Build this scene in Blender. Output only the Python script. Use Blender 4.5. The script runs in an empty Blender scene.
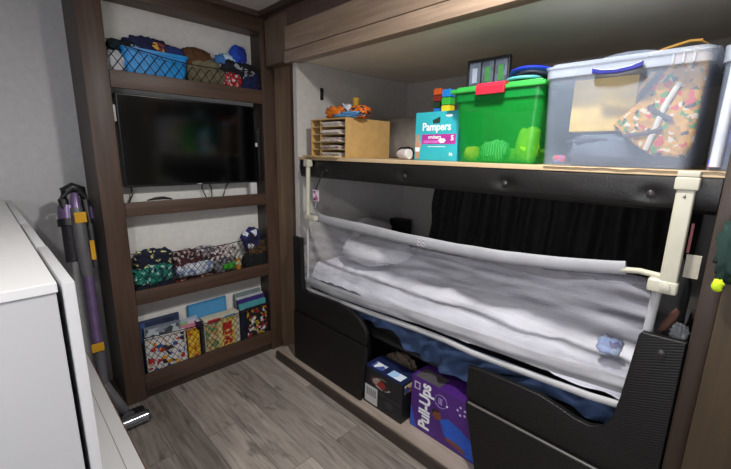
import bpy, bmesh, math, random
from mathutils import Vector, Matrix, noise
random.seed(7)
C = bpy.context.scene.collection
SC = bpy.context.scene
PI = math.pi
# ------------------------------------------------------------ camera
CAMH = 1.42
yaw, pit, rol, FPX = 0.784333727, 0.214416178, 0.0185532564, 377.175703
f_ = Vector((math.sin(yaw)*math.cos(pit), math.cos(yaw)*math.cos(pit), -math.sin(pit)))
r0 = Vector((math.cos(yaw), -math.sin(yaw), 0)); u0 = r0.cross(f_)
r_ = r0*math.cos(rol) + u0*math.sin(rol); u_ = -r0*math.sin(rol) + u0*math.cos(rol)
cd = bpy.data.cameras.new('camera'); cam = bpy.data.objects.new('camera', cd); C.objects.link(cam)
m = Matrix.Identity(4)
for i in range(3):
    m[i][0] = r_[i]; m[i][1] = u_[i]; m[i][2] = -f_[i]
m[0][3] = 0; m[1][3] = 0; m[2][3] = CAMH
cam.matrix_world = m
cd.sensor_width = 36; cd.lens = FPX/731*36; cd.clip_start = 0.02
SC.camera = cam
def at(px, py, ax, val):
    """point of the place seen at a measured photo position, on the plane axis=val"""
    d = f_*FPX + r_*(px-365.5) - u_*(py-234.5)
    c = Vector((0, 0, CAMH)); i = 'xyz'.index(ax)
    return c + d*((val-c[i])/d[i])
# ------------------------------------------------------------ materials
def srgb(c):
    if isinstance(c, str):
        c = [int(c[i:i+2], 16)/255 for i in (0, 2, 4)]
    return tuple((x/12.92 if x <= .04045 else ((x+.055)/1.055)**2.4) for x in c[:3]) + (1,)
_m = {}
def base(name):
    mt = bpy.data.materials.new(name); mt.use_nodes = True
    nt = mt.node_tree; b = nt.nodes['Principled BSDF']
    return mt, nt, b
def mix(nt, fac, a, b):
    n = nt.nodes.new('ShaderNodeMix'); n.data_type = 'RGBA'
    for s, v in ((n.inputs[6], a), (n.inputs[7], b)):
        if isinstance(v, tuple): s.default_value = v
        else: nt.links.new(v, s)
    if isinstance(fac, float): n.inputs[0].default_value = fac
    else: nt.links.new(fac, n.inputs[0])
    return n.outputs[2]
def coords(nt, scale=(1, 1, 1), rot=(0, 0, 0), kind='Object'):
    t = nt.nodes.new('ShaderNodeTexCoord'); mp = nt.nodes.new('ShaderNodeMapping')
    mp.inputs['Scale'].default_value = scale; mp.inputs['Rotation'].default_value = rot
    nt.links.new(t.outputs[kind], mp.inputs[0]); return mp.outputs[0]
def tex(nt, kind, vec, **kw):
    n = nt.nodes.new('ShaderNodeTex'+kind)
    for k, v in kw.items(): n.inputs[k].default_value = v
    nt.links.new(vec, n.inputs['Vector']); return n
def ramp(nt, fac, stops, const=False):
    n = nt.nodes.new('ShaderNodeValToRGB'); cr = n.color_ramp
    if const: cr.interpolation = 'CONSTANT'
    while len(cr.elements) < len(stops): cr.elements.new(.5)
    for e, (p, c) in zip(cr.elements, stops): e.position = p; e.color = c
    nt.links.new(fac, n.inputs[0]); return n.outputs[0]
def bump(nt, b, h, strength, dist=.002):
    n = nt.nodes.new('ShaderNodeBump'); n.inputs['Strength'].default_value = strength
    n.inputs['Distance'].default_value = dist; nt.links.new(h, n.inputs['Height'])
    nt.links.new(n.outputs[0], b.inputs['Normal'])
def plain(col, rough=.6, var=.08, scale=14, bmp=0., bsc=150, metal=0., alpha=1., coat=0., spec=.5, emit=0.):
    key = ('p', col, rough, var, scale, bmp, bsc, metal, alpha, coat, spec, emit)
    if key in _m: return _m[key]
    mt, nt, b = base('mat_'+(col if isinstance(col, str) else 'c'))
    c = srgb(col); v = coords(nt)
    n = tex(nt, 'Noise', v, Scale=scale, Detail=4.)
    dk = tuple(x*(1-var*2.2) for x in c[:3])+(1,); lt = tuple(min(1, x*(1+var)) for x in c[:3])+(1,)
    nt.links.new(ramp(nt, n.outputs['Fac'], [(.3, dk), (.7, lt)]), b.inputs['Base Color'])
    b.inputs['Roughness'].default_value = rough; b.inputs['Metallic'].default_value = metal
    b.inputs['Specular IOR Level'].default_value = spec
    if coat: b.inputs['Coat Weight'].default_value = coat
    if alpha < 1: b.inputs['Alpha'].default_value = alpha
    if bmp:
        n2 = tex(nt, 'Noise', v, Scale=float(bsc), Detail=3.); bump(nt, b, n2.outputs['Fac'], bmp)
    if emit:
        b.inputs['Emission Color'].default_value = c; b.inputs['Emission Strength'].default_value = emit
    _m[key] = mt; return mt
def wood(dark, light, axis, rough=.45, sc=1., bmp=.15):
    key = ('w', dark, light, axis, rough, sc)
    if key in _m: return _m[key]
    mt, nt, b = base('wood')
    s = [26*sc]*3; s['xyz'.index(axis)] = 1.6*sc
    v = coords(nt, tuple(s))
    n = tex(nt, 'Noise', v, Scale=1.6, Detail=7., Roughness=.62, Distortion=.6)
    s2 = [5*sc]*3; s2['xyz'.index(axis)] = .9*sc
    n2 = tex(nt, 'Noise', coords(nt, tuple(s2)), Scale=1., Detail=3.)
    f = nt.nodes.new('ShaderNodeMath'); f.operation = 'MULTIPLY_ADD'
    nt.links.new(n.outputs['Fac'], f.inputs[0]); f.inputs[1].default_value = .55
    g = nt.nodes.new('ShaderNodeMath'); g.operation = 'MULTIPLY'; g.inputs[1].default_value = .45
    nt.links.new(n2.outputs['Fac'], g.inputs[0]); nt.links.new(g.outputs[0], f.inputs[2])
    nt.links.new(ramp(nt, f.outputs[0], [(.32, srgb(dark)), (.68, srgb(light))]), b.inputs['Base Color'])
    b.inputs['Roughness'].default_value = rough
    bump(nt, b, n.outputs['Fac'], bmp, .001)
    _m[key] = mt; return mt
def pattern(cols, scale=60., rough=.85, kind='VORONOI', stretch=(1, 1, 1)):
    key = ('pt', tuple(cols), scale, kind, stretch)
    if key in _m: return _m[key]
    mt, nt, b = base('printed_fabric')
    v = coords(nt, stretch)
    n0 = tex(nt, 'Noise', v, Scale=scale*.8, Detail=2.)
    add = nt.nodes.new('ShaderNodeVectorMath'); add.operation = 'MULTIPLY_ADD'
    nt.links.new(n0.outputs['Color'], add.inputs[0]); add.inputs[1].default_value = (.02,)*3
    nt.links.new(v, add.inputs[2])
    if kind == 'VORONOI':
        n = tex(nt, 'Voronoi', add.outputs[0], Scale=scale); o = n.outputs['Color']
        sp = nt.nodes.new('ShaderNodeSeparateColor'); nt.links.new(o, sp.inputs[0]); fac = sp.outputs[0]
    else:
        n = tex(nt, 'Noise', add.outputs[0], Scale=scale, Detail=1.); fac = ramp(nt, n.outputs['Fac'], [(.3, (0, 0, 0, 1)), (.7, (1, 1, 1, 1))])
    k = len(cols)
    nt.links.new(ramp(nt, fac, [(i/k, srgb(c)) for i, c in enumerate(cols)], True), b.inputs['Base Color'])
    b.inputs['Roughness'].default_value = rough
    _m[key] = mt; return mt
def stripes(c1, c2, scale, axis='z', rough=.8, prof='SIN', dist=0.):
    key = ('s', c1, c2, scale, axis, dist)
    if key in _m: return _m[key]
    mt, nt, b = base('striped'); v = coords(nt)
    n = tex(nt, 'Wave', v, Scale=scale, Distortion=dist); n.bands_direction = axis.upper()
    nt.links.new(ramp(nt, n.outputs['Fac'], [(0, srgb(c1)), (.5, srgb(c2))], True), b.inputs['Base Color'])
    b.inputs['Roughness'].default_value = rough
    _m[key] = mt; return mt
def vinyl():
    if 'vin' in _m: return _m['vin']
    mt, nt, b = base('black_textured_vinyl')
    b.inputs['Base Color'].default_value = srgb('100e0e'); b.inputs['Roughness'].default_value = .5; b.inputs['Specular IOR Level'].default_value = .35
    w = tex(nt, 'Wave', coords(nt, rot=(.35, 0, 0)), Scale=38., Distortion=1.2, Detail=1.); w.bands_direction = 'Z'
    n = tex(nt, 'Noise', coords(nt), Scale=220., Detail=2.)
    ad = nt.nodes.new('ShaderNodeMath'); ad.operation = 'ADD'
    nt.links.new(w.outputs['Fac'], ad.inputs[0]); nt.links.new(n.outputs['Fac'], ad.inputs[1])
    bump(nt, b, ad.outputs[0], .26, .003); _m['vin'] = mt; return mt
def plastic_clear(col, alpha, rough=.25):
    key = ('cl', col, alpha)
    if key in _m: return _m[key]
    mt, nt, b = base('translucent_plastic')
    b.inputs['Base Color'].default_value = srgb(col); b.inputs['Roughness'].default_value = rough
    n = tex(nt, 'Noise', coords(nt), Scale=9., Detail=2.)
    r = ramp(nt, n.outputs['Fac'], [(.3, (alpha*.85,)*3+(1,)), (.7, (alpha*1.15,)*3+(1,))])
    nt.links.new(r, b.inputs['Alpha']); _m[key] = mt; return mt
def floor_mat():
    mt, nt, b = base('grey_wood_plank_floor')
    v = coords(nt, rot=(0, 0, PI/2))
    br = tex(nt, 'Brick', v, Scale=1., **{'Mortar Size': .0012, 'Brick Width': 1.25, 'Row Height': .152, 'Bias': 0.})
    br.offset = .37; br.inputs['Color1'].default_value = (0, 0, 0, 1); br.inputs['Color2'].default_value = (1, 1, 1, 1); br.inputs['Mortar'].default_value = (.5, .5, .5, 1)
    sep = nt.nodes.new('ShaderNodeSeparateColor'); nt.links.new(br.outputs['Color'], sep.inputs[0])
    # shift the grain per plank
    cmb = nt.nodes.new('ShaderNodeCombineXYZ'); mm = nt.nodes.new('ShaderNodeMath'); mm.operation = 'MULTIPLY'; mm.inputs[1].default_value = 9.
    nt.links.new(sep.outputs[0], mm.inputs[0]); nt.links.new(mm.outputs[0], cmb.inputs[0]); nt.links.new(mm.outputs[0], cmb.inputs[2])
    tc = nt.nodes.new('ShaderNodeTexCoord'); add = nt.nodes.new('ShaderNodeVectorMath'); add.operation = 'ADD'
    nt.links.new(tc.outputs['Object'], add.inputs[0]); nt.links.new(cmb.outputs[0], add.inputs[1])
    def mp(s):
        q = nt.nodes.new('ShaderNodeMapping'); q.inputs['Scale'].default_value = s; nt.links.new(add.outputs[0], q.inputs[0]); return q.outputs[0]
    g = tex(nt, 'Noise', mp((30, 2.0, 1)), Scale=1.5, Detail=8., Roughness=.65, Distortion=1.2)
    k = tex(nt, 'Noise', mp((9, 2.6, 1)), Scale=1., Detail=4., Distortion=1.5)
    col = ramp(nt, g.outputs['Fac'], [(.28, srgb('756f6c')), (.48, srgb('a49d98')), (.72, srgb('c0bab4'))])
    kn = ramp(nt, k.outputs['Fac'], [(.60, (0, 0, 0, 1)), (.78, (1, 1, 1, 1))])
    col = mix(nt, kn, col, srgb('544c48'))
    tone = ramp(nt, sep.outputs[0], [(0., srgb('b9b4b0')), (1., srgb('f4f0ec'))])
    mu = nt.nodes.new('ShaderNodeMix'); mu.data_type = 'RGBA'; mu.blend_type = 'MULTIPLY'; mu.inputs[0].default_value = 1.
    nt.links.new(col, mu.inputs[6]); nt.links.new(tone, mu.inputs[7])
    col = mix(nt, br.outputs['Fac'], mu.outputs[2], srgb('4a443f'))
    nt.links.new(col, b.inputs['Base Color']); b.inputs['Roughness'].default_value = .42
    bump(nt, b, g.outputs['Fac'], .12, .001)
    return mt
W_DARK = wood('33251e', '5d473a', 'z'); W_DARKX = wood('33251e', '5d473a', 'x'); W_DARKY = wood('3a2b25', '64504a', 'y')
W_FASC = wood('6f5d50', 'a48e7a', 'y', .3); W_PLAT = wood('796c62', 'a99c90', 'y'); W_POST = wood('33281c', '4a3b29', 'z')
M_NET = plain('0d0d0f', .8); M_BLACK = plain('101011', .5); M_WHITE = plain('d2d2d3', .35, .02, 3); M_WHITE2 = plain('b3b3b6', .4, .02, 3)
M_WALL = plain('c3c3c6', .85, .03, 30, .25, 300); M_VIN = vinyl(); M_PVC = plain('b8b5a4', .4, .03)
M_CARD = plain('b8935a', .85, .05, 25, .1, 200)
# ------------------------------------------------------------ mesh building
class B:
    def __init__(s): s.bm = bmesh.new()
    def box(s, x0, x1, y0, y1, z0, z1, bev=0., seg=2, M=None):
        bm2 = bmesh.new(); bmesh.ops.create_cube(bm2, size=1)
        bmesh.ops.scale(bm2, vec=(abs(x1-x0), abs(y1-y0), abs(z1-z0)), verts=bm2.verts)
        if bev: bmesh.ops.bevel(bm2, geom=bm2.edges[:], offset=bev, segments=seg, affect='EDGES', profile=.6)
        bmesh.ops.translate(bm2, vec=((x0+x1)/2, (y0+y1)/2, (z0+z1)/2), verts=bm2.verts)
        s.merge(bm2, M); return s
    def merge(s, bm2, M=None):
        if M is not None: bm2.transform(M)
        me = bpy.data.meshes.new('t'); bm2.to_mesh(me); bm2.free(); s.bm.from_mesh(me); bpy.data.meshes.remove(me)
    def tube(s, pts, r, n=8, closed=False, flat=1.):
        pts = [Vector(p) for p in pts]; rings = []; N = len(pts)
        for i, p in enumerate(pts):
            a = pts[(i-1) % N] if (closed or i) else p; b = pts[(i+1) % N] if (closed or i < N-1) else p
            t = (b-a).normalized()
            up = Vector((0, 0, 1)) if abs(t.z) < .9 else Vector((0, 1, 0))
            e1 = t.cross(up).normalized(); e2 = e1.cross(t)
            rr = r[i] if isinstance(r, (list, tuple)) else r
            rings.append([s.bm.verts.new(p + (e1*math.cos(2*PI*k/n)*flat + e2*math.sin(2*PI*k/n))*rr) for k in range(n)])
        for i in range(N if closed else N-1):
            A, Bq = rings[i], rings[(i+1) % N]
            for k in range(n): s.bm.faces.new((A[k], A[(k+1) % n], Bq[(k+1) % n], Bq[k]))
        if not closed: s.bm.faces.new(rings[0][::-1]); s.bm.faces.new(rings[-1])
        return s
    def prism(s, pts, ax, a, b, bev=0., seg=2):
        """polygon pts (two other axes in xyz order) extruded along ax from a to b"""
        i = 'xyz'.index(ax); bm2 = bmesh.new()
        def mk(p, t):
            q = list(p); q.insert(i, t); return q
        lo = [bm2.verts.new(mk(p, a)) for p in pts]; hi = [bm2.verts.new(mk(p, b)) for p in pts]
        bm2.faces.new(lo); bm2.faces.new(hi[::-1])
        for k in range(len(pts)): bm2.faces.new((lo[k], hi[k], hi[(k+1) % len(pts)], lo[(k+1) % len(pts)]))
        bmesh.ops.recalc_face_normals(bm2, faces=bm2.faces)
        if bev:
            es = [e for e in bm2.edges if all(abs(v.co[i]-a) < 1e-6 for v in e.verts) or all(abs(v.co[i]-b) < 1e-6 for v in e.verts)]
            bmesh.ops.bevel(bm2, geom=es, offset=bev, segments=seg, affect='EDGES', profile=.6)
        s.merge(bm2); return s
    def lathe(s, prof, c, n=20, M=None, cap=True):
        bm2 = bmesh.new(); rings = []
        for r, z in prof: rings.append([bm2.verts.new((r*math.cos(2*PI*k/n), r*math.sin(2*PI*k/n), z)) for k in range(n)])
        for i in range(len(rings)-1):
            for k in range(n): bm2.faces.new((rings[i][k], rings[i][(k+1) % n], rings[i+1][(k+1) % n], rings[i+1][k]))
        if cap: bm2.faces.new(rings[0][::-1]); bm2.faces.new(rings[-1])
        T = Matrix.Translation(Vector(c))
        s.merge(bm2, T @ M if M is not None else T); return s
    def lump(s, c, h, seed=0, amp=.25, fs=None, n=30, sq=.7, rot=(0, 0, 0), flatbase=True):
        """crumpled cloth: a soft squarish body with ridged folds; c = centre of base"""
        bm2 = bmesh.new(); bmesh.ops.create_uvsphere(bm2, u_segments=n, v_segments=int(n*.6), radius=1)
        off = Vector((seed*7.3, seed*3.1, seed*1.7)); fs = fs or 1.
        for v in bm2.verts:
            p = v.co.copy()
            q = Vector([math.copysign(abs(t)**sq, t) for t in p])
            k = 1 - abs(noise.noise(p*1.6*fs+off))*1.6*amp + noise.noise(p*3.7*fs+off)*amp*.6 - abs(noise.noise(p*6.5*fs+off))*amp*.5
            v.co = Vector((q.x*h[0], q.y*h[1], q.z*h[2]))*k
        from mathutils import Euler
        bm2.transform(Euler(rot).to_matrix().to_4x4())
        if flatbase:
            for v in bm2.verts:
                v.co.z = max(v.co.z, -h[2]*.92)
            zz = -h[2]*.92
        else: zz = -h[2]
        bmesh.ops.translate(bm2, vec=(c[0], c[1], c[2]-zz), verts=bm2.verts)
        s.merge(bm2); return s
    def sheet(s, fn, nu, nv, thick=0.):
        vs = [[s.bm.verts.new(fn(i/nu, j/nv)) for j in range(nv+1)] for i in range(nu+1)]
        for i in range(nu):
            for j in range(nv): s.bm.faces.new((vs[i][j], vs[i+1][j], vs[i+1][j+1], vs[i][j+1]))
        return s
    def tub(s, x0, x1, y0, y1, z0, z1, tx=.02, ty=.02, t=.003, r=.03, n=4):
        """open tapered tub with wall thickness and rounded corners"""
        def ring(xa, xb, ya, yb, z, r):
            o = []
            for cx, cy, a0 in ((xb-r, yb-r, 0), (xa+r, yb-r, PI/2), (xa+r, ya+r, PI), (xb-r, ya+r, 1.5*PI)):
                for k in range(n+1):
                    a = a0+PI/2*k/n; o.append(s.bm.verts.new((cx+r*math.cos(a), cy+r*math.sin(a), z)))
            return o
        R = [ring(x0+tx, x1-tx, y0+ty, y1-ty, z0, r), ring(x0, x1, y0, y1, z1, r), ring(x0+t, x1-t, y0+t, y1-t, z1, r), ring(x0+tx+t, x1-tx-t, y0+ty+t, y1-ty-t, z0+t, r)]
        for a, b in zip(R[:-1], R[1:]):
            for k in range(len(a)): s.bm.faces.new((a[k], a[(k+1) % len(a)], b[(k+1) % len(a)], b[k]))
        s.bm.faces.new(R[0][::-1]); s.bm.faces.new(R[-1]); return s
_order = []
def finish(name, b, mat, parent=None, origin=None, smooth=None, recalc=True):
    bm = b.bm
    if recalc: bmesh.ops.recalc_face_normals(bm, faces=bm.faces)
    o_ = Vector(origin) if origin is not None else Vector((0, 0, 0))
    P = Vector((0, 0, 0)); q = parent
    while q is not None: P += q.location; q = q.parent
    bmesh.ops.translate(bm, vec=-(P+o_), verts=bm.verts)
    me = bpy.data.meshes.new(name); bm.to_mesh(me); bm.free()
    if smooth is not None:
        for p in me.polygons: p.use_smooth = True
        if smooth < 3: me.set_sharp_from_angle(angle=smooth)
    me.materials.append(mat)
    o = bpy.data.objects.new(name, me); C.objects.link(o); o.location = o_
    if parent: o.parent = parent
    _order.append(o)
    return o
def tag(o, label, cat, group=None, kind=None):
    o['label'] = label; o['category'] = cat
    if group: o['group'] = group
    if kind: o['kind'] = kind
    return o
def thing(name, label, cat, loc=(0, 0, 0), group=None):
    o = bpy.data.objects.new(name, None); C.objects.link(o); o.location = loc; o.empty_display_size = .05
    return tag(o, label, cat, group)
def single(name, label, cat, b, mat, loc, group=None, smooth=.7):
    return tag(finish(name, b, mat, None, loc, smooth), label, cat, group)
def struct(name, b, mat, parent=None, smooth=.5):
    o = finish(name, b, mat, parent, None, smooth); o['kind'] = 'structure'; return o
def text(body, size, org, xd, yd, mat, parent, name='lettering', ext=.0004, bold=0., align='LEFT', sx=1.):
    cu = bpy.data.curves.new(name, 'FONT'); cu.body = body; cu.size = size; cu.extrude = ext; cu.offset = bold; cu.align_x = align
    cu.resolution_u = 3
    tmp = bpy.data.objects.new(name, cu); C.objects.link(tmp)
    dg = bpy.context.evaluated_depsgraph_get(); me = bpy.data.meshes.new_from_object(tmp.evaluated_get(dg))
    bpy.data.objects.remove(tmp); bpy.data.curves.remove(cu)
    xd = Vector(xd).normalized(); yd = Vector(yd).normalized(); zd = xd.cross(yd)
    M = Matrix.Identity(4)
    for i in range(3): M[i][0] = xd[i]*sx; M[i][1] = yd[i]; M[i][2] = zd[i]; M[i][3] = org[i]
    b = B(); b.bm.from_mesh(me); b.bm.transform(M); bpy.data.meshes.remove(me)
    return finish(name, b, mat, parent, recalc=False)
def decal(name, pts, x, mat, parent, t=.0006, ax='x'):
    """flat print on a face: pts in the two other axes; faces -axis"""
    return finish(name, B().prism(pts, ax, x-t, x), mat, parent)
def rect(y0, y1, z0, z1): return [(y0, z0), (y1, z0), (y1, z1), (y0, z1)]
def ell(cy, cz, ry, rz, n=20): return [(cy+ry*math.cos(2*PI*k/n), cz+rz*math.sin(2*PI*k/n)) for k in range(n)]
def interp(tab, t):
    tab = sorted(tab)
    if t <= tab[0][0]: return tab[0][1]
    for (a, va), (b, vb) in zip(tab, tab[1:]):
        if t <= b:
            k = (t-a)/(b-a); return va+(vb-va)*k
    return tab[-1][1]
# ------------------------------------------------------------ setting
ZC = 2.235; YB = 2.60; D = 2.246; XR = 2.33; YE = 1.92; XF = 1.33
struct('floor', B().box(-1.05, 1.45, -1.25, YB+.05, -.05, 0), floor_mat())
struct('ceiling', B().box(-1.05, 1.5, -1.25, YB+.05, ZC, ZC+.04), plain('c9c4bd', .9, .02))
struct('wall_back', B().box(-1.05, 2.4, YB, YB+.05, 0, ZC), M_WALL)
struct('wall_left', B().box(-1.1, -1.05, -1.25, YB, 0, ZC), M_WALL)
struct('wall_front', B().box(-1.05, 1.5, -1.3, -1.25, 0, ZC), M_WALL)
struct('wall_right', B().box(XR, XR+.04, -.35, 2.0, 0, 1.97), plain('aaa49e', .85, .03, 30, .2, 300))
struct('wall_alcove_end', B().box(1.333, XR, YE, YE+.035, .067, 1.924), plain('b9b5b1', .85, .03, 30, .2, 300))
struct('wall_alcove_near', B().box(1.36, XR, -.36, -.325, .05, 1.96), M_WALL)
struct('ceiling_alcove', B().box(1.34, XR+.04, -.36, 2.0, 1.925, 1.96), plain('e2d9ca', .8, .03, 6))
# wardrobe wall past the near end of the bunk
struct('trim_near_post', B().box(1.325, 1.40, .003, .044, .0, 1.93, .003), wood('241a14', '3f3026', 'z'))  # darker wood variant: the shadow at this end is put into its colour
struct('wall_wardrobe', B().box(1.27, 1.36, -1.25, .003, 0, ZC, .004), W_POST)  # wood colour darkened too, standing in for the shade here
# end panel between bookcase and bunk
struct('trim_end_panel', B().box(1.392, 1.43, 1.99, YB, 0, ZC, .003), wood('63503f', '8d7660', 'z'))
struct('trim_inner_strip', B().box(1.336, 1.391, 1.956, 1.990, .067, 1.91, .004), wood('3c2722', '5d4036', 'z'))
struct('trim_corner_block', B().box(1.322, 1.40, 1.992, 2.235, 1.93, 2.19, .008), wood('54443a', '7b6857', 'z'))
# fascia above the bunk
fz = lambda x, y: at(x, y, 'x', 1.30).z
struct('trim_fascia_lower', B().box(1.30, 1.36, .0, 1.99, 1.912, 1.975, .003), W_FASC)
struct('trim_fascia_middle', B().box(1.306, 1.36, .0, 1.99, 1.981, 2.105, .003), W_FASC)
struct('trim_fascia_upper', B().box(1.325, 1.36, .0, 2.2, 2.10, ZC), W_DARKY)
struct('trim_crown', B().box(1.285, 1.335, .0, 2.24, 2.205, ZC, .006), wood('2c211c', '46362e', 'y'))
struct('trim_bookcase_crown', B().box(.36, 1.39, 2.225, 2.25, 2.205, ZC, .006), wood('46362e', '5d4a40', 'x'))
# platform
struct('trim_platform', B().box(1.268, 1.391, 1.921, 2.12, 0.0, .066).box(1.268, XR, -.32, 1.92, 0.0, .066), W_PLAT)
struct('trim_platform_edge', B().box(1.256, 1.268, .003, 2.12, 0.0, .058, .003), wood('2c2420', '433833', 'y'))
# ceiling lights the room has
for i, (lx, ly, pw, lab) in enumerate(((.86, .46, 28, 'round white ceiling light near the bunk'), (-.5, .25, 16, 'round white ceiling light over the left side'))):
    t = thing('ceiling_light', lab, 'ceiling light', (lx, ly, ZC), 'round ceiling lights')
    finish('rim', B().lathe([(.075, -.012), (.078, 0), (.05, 0)], (lx, ly, ZC)), M_WHITE, t, smooth=.6)
    finish('diffuser', B().lathe([(.01, -.016), (.06, -.014), (.066, -.004)], (lx, ly, ZC)), plain('fff6ea', .4, emit=9.), t, smooth=.6)
    ld = bpy.data.lights.new('ceiling_lamp', 'AREA'); ld.shape = 'DISK'; ld.size = .13; ld.energy = pw; ld.color = (1., .975, .94); ld.spread = PI
    lo = bpy.data.objects.new('ceiling_lamp', ld); C.objects.link(lo); lo.location = (lx, ly, ZC-.02)
struct('added_fill_window', B().box(-1.049, -1.03, -.62, -.56, .80, 1.72).box(-1.049, -1.03, .34, .40, .80, 1.72).box(-1.049, -1.03, -.56, .34, .80, .86).box(-1.049, -1.03, -.56, .34, 1.66, 1.72), M_WHITE)  # window added out of view, only to bring fill light into the alcove
struct('added_fill_pane', B().box(-1.049, -1.044, -.56, .34, .86, 1.66), plain('f0f4ff', .3, emit=6.))  # glowing pane of the added window, the fill source itself
w = bpy.data.worlds.new('world'); SC.world = w; w.use_nodes = True
w.node_tree.nodes['Background'].inputs[0].default_value = (.5, .55, .65, 1); w.node_tree.nodes['Background'].inputs[1].default_value = .2
# ------------------------------------------------------------ bookcase
bk = thing('built_in_bookcase', 'dark brown wooden wall bookcase with netted shelves and a television', 'bookcase', (.88, D, 0))
finish('stile', B().box(.38, .482, D, D+.022, 0, ZC, .004), W_DARK, bk, smooth=.5)
finish('stile', B().box(1.300, 1.39, D, D+.022, 0, ZC, .003), W_DARK, bk, smooth=.5)
finish('side_panel', B().box(.385, .40, D+.02, YB-.002, 0, ZC), wood('281e19', '44352d', 'z'), bk)
finish('inner_side', B().box(1.301, 1.318, D+.022, 2.372, 0, ZC), wood('241b17', '3a2d26', 'z'), bk)
finish('inner_side', B().box(.462, .480, D+.022, 2.372, 0, ZC), wood('241b17', '3a2d26', 'z'), bk)
for nm, z0, z1 in (('top_rail', 2.125, ZC-.002), ('rail', 1.708, 1.79), ('rail', 1.067, 1.141), ('rail', .574, .656), ('bottom_rail', .05, .15)):
    finish(nm, B().box(.483, 1.299, D+.001, D+.022, z0, z1, .003), W_DARKX, bk, smooth=.5)
    if nm != 'top_rail':
        finish('shelf', B().box(.481, 1.300, D+.023, 2.37, z1-.045, z1-.025), W_DARKX, bk)
finish('toe_board', B().box(.483, 1.299, D+.012, D+.02, 0, .05), wood('2a201b', '42342c', 'x'), bk)
finish('back_panel', B().box(.462, 1.318, 2.373, 2.385, 0, ZC), plain('dfddd9', .8, .03, 30), bk)
finish('top_board', B().box(.481, 1.300, D+.023, 2.372, 2.125, 2.14), W_DARKX, bk)
def net(x0, x1, z0, topf, bulge=.018, cell=.035, rad=.0016):
    b = B(); N = 60; y0 = D+.005
    def pt(x, z):
        zt = topf(x); k = max(0, min(1, (z-z0)/(zt-z0)))
        return Vector((x, y0-bulge*math.sin(PI*min(1, (x-x0)/(x1-x0)))*k*.6, z))
    H = max(topf(x0), topf(x1))-z0+.02; Wd = x1-x0
    for sgn in (1, -1):
        k = -int(H/cell)-1
        while k*cell < Wd+H:
            seg = []
            for i in range(0, int(H/.012)+2):
                z = z0+i*.012; x = x0+k*cell+(sgn*(z-z0)*.75)+(0 if sgn > 0 else H*.75)
                x -= (0 if sgn > 0 else H*.0)
                if x0 <= x <= x1 and z <= topf(x): seg.append(pt(x, z))
            if len(seg) > 1: b.tube(seg, rad, 4)
            k += 1
    b.tube([pt(x0+Wd*i/24, topf(x0+Wd*i/24)) for i in range(25)], .0028, 6)
    o = finish('cargo_net', b, M_NET, bk, recalc=False); o['label'] = 'black diamond mesh net'; return o
net(.484, 1.298, 1.775, lambda x: 1.925-.045*math.sin(PI*(x-.48)/.82)-.02*(x-.48)/.82, cell=.047, rad=.0022)
net(.484, 1.298, .64, lambda x: .868-.03*math.sin(PI*(x-.48)/.82)-.0*(x-.48))
net(.484, 1.298, .14, lambda x: .375-.018*math.sin(PI*(x-.48)/.82))
# television
tv = thing('television', 'black flat television hanging in the bookcase niche', 'television', (.89, 2.34, 1.22))
finish('body', B().box(.505, 1.262, 2.292, 2.350, 1.215, 1.690, .006), plain('0b0b0c', .35), tv, smooth=.5)
finish('screen', B().box(.512, 1.255, 2.2905, 2.293, 1.228, 1.682), plain('040506', .12, spec=.6), tv)
finish('badge', B().box(.875, .902, 2.2895, 2.2915, 1.2175, 1.2235), plain('b9babd', .3), tv)
finish('wall_bracket', B().box(.75, 1.03, 2.350, 2.372, 1.33, 1.53), M_BLACK, tv)
for i, (px, q) in enumerate((((131, 190), (129, 204)), ((202, 184), (206, 197)), ((207, 184), (212, 196)), ((232, 182), (224, 194)))):
    a = at(px[0], px[1]-4, 'y', 2.35); c = at(q[0], q[1], 'y', 2.33)
    b = B().tube([a, a.lerp(c, .5)+Vector((.012*(-1)**i, 0, 0)), c, c+Vector((0, .01, -.012))], .004, 6)
    tag(finish('cable', b, M_BLACK, None, c, .8), ['thin black cable dropping below the left corner of the television', 'left one of two black cables under the television middle', 'right one of two black cables under the television middle', 'black cable slanting below the right part of the television'][i], 'cable')
b = B().tube([at(x, y, 'y', 2.31)-Vector((0, 0, 0)) for x, y in ((147, 200.5), (155, 198.6), (163, 197.8), (172, 198.8))], [.003, .008, .009, .004], 8)
tag(finish('cable', b, M_BLACK, None, at(160, 200, 'y', 2.31), .8), 'coiled black cable lying on the rail under the television', 'cable')
t = thing('power_adapter', 'white box shaped power adapter under the right corner of the television', 'adapter', at(253, 193, 'y', 2.30))
p = at(253, 187, 'y', 2.30); finish('body', B().box(p.x-.022, p.x+.022, 2.285, 2.315, 1.117, p.z+.03, .004), M_WHITE, t, smooth=.5)
finish('prongs', B().box(p.x-.008, p.x+.008, 2.315, 2.325, 1.16, 1.17), M_BLACK, t)
p = at(259, 145, 'y', 2.29)
t = thing('power_strip', 'black power strip fixed at the right side of the television niche', 'power strip', (1.29, 2.30, 1.40))
finish('body', B().box(1.276, 1.299, 2.285, 2.315, 1.22, 1.56, .004), M_BLACK, t, smooth=.5)
for k in range(5): finish('socket', B().box(1.274, 1.277, 2.292, 2.308, 1.445+k*.022, 1.455+k*.022), plain('55565a', .4), t)
finish('plug', B().box(1.262, 1.276, 2.288, 2.312, p.z-.012, p.z+.012, .003), M_WHITE, t)
single('wall_tag', 'narrow white strip at the left edge of the television', 'tag', B().box(.484, .500, 2.29, 2.296, 1.55, 1.63, .001), M_WHITE, (.492, 2.293, 1.55))
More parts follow.
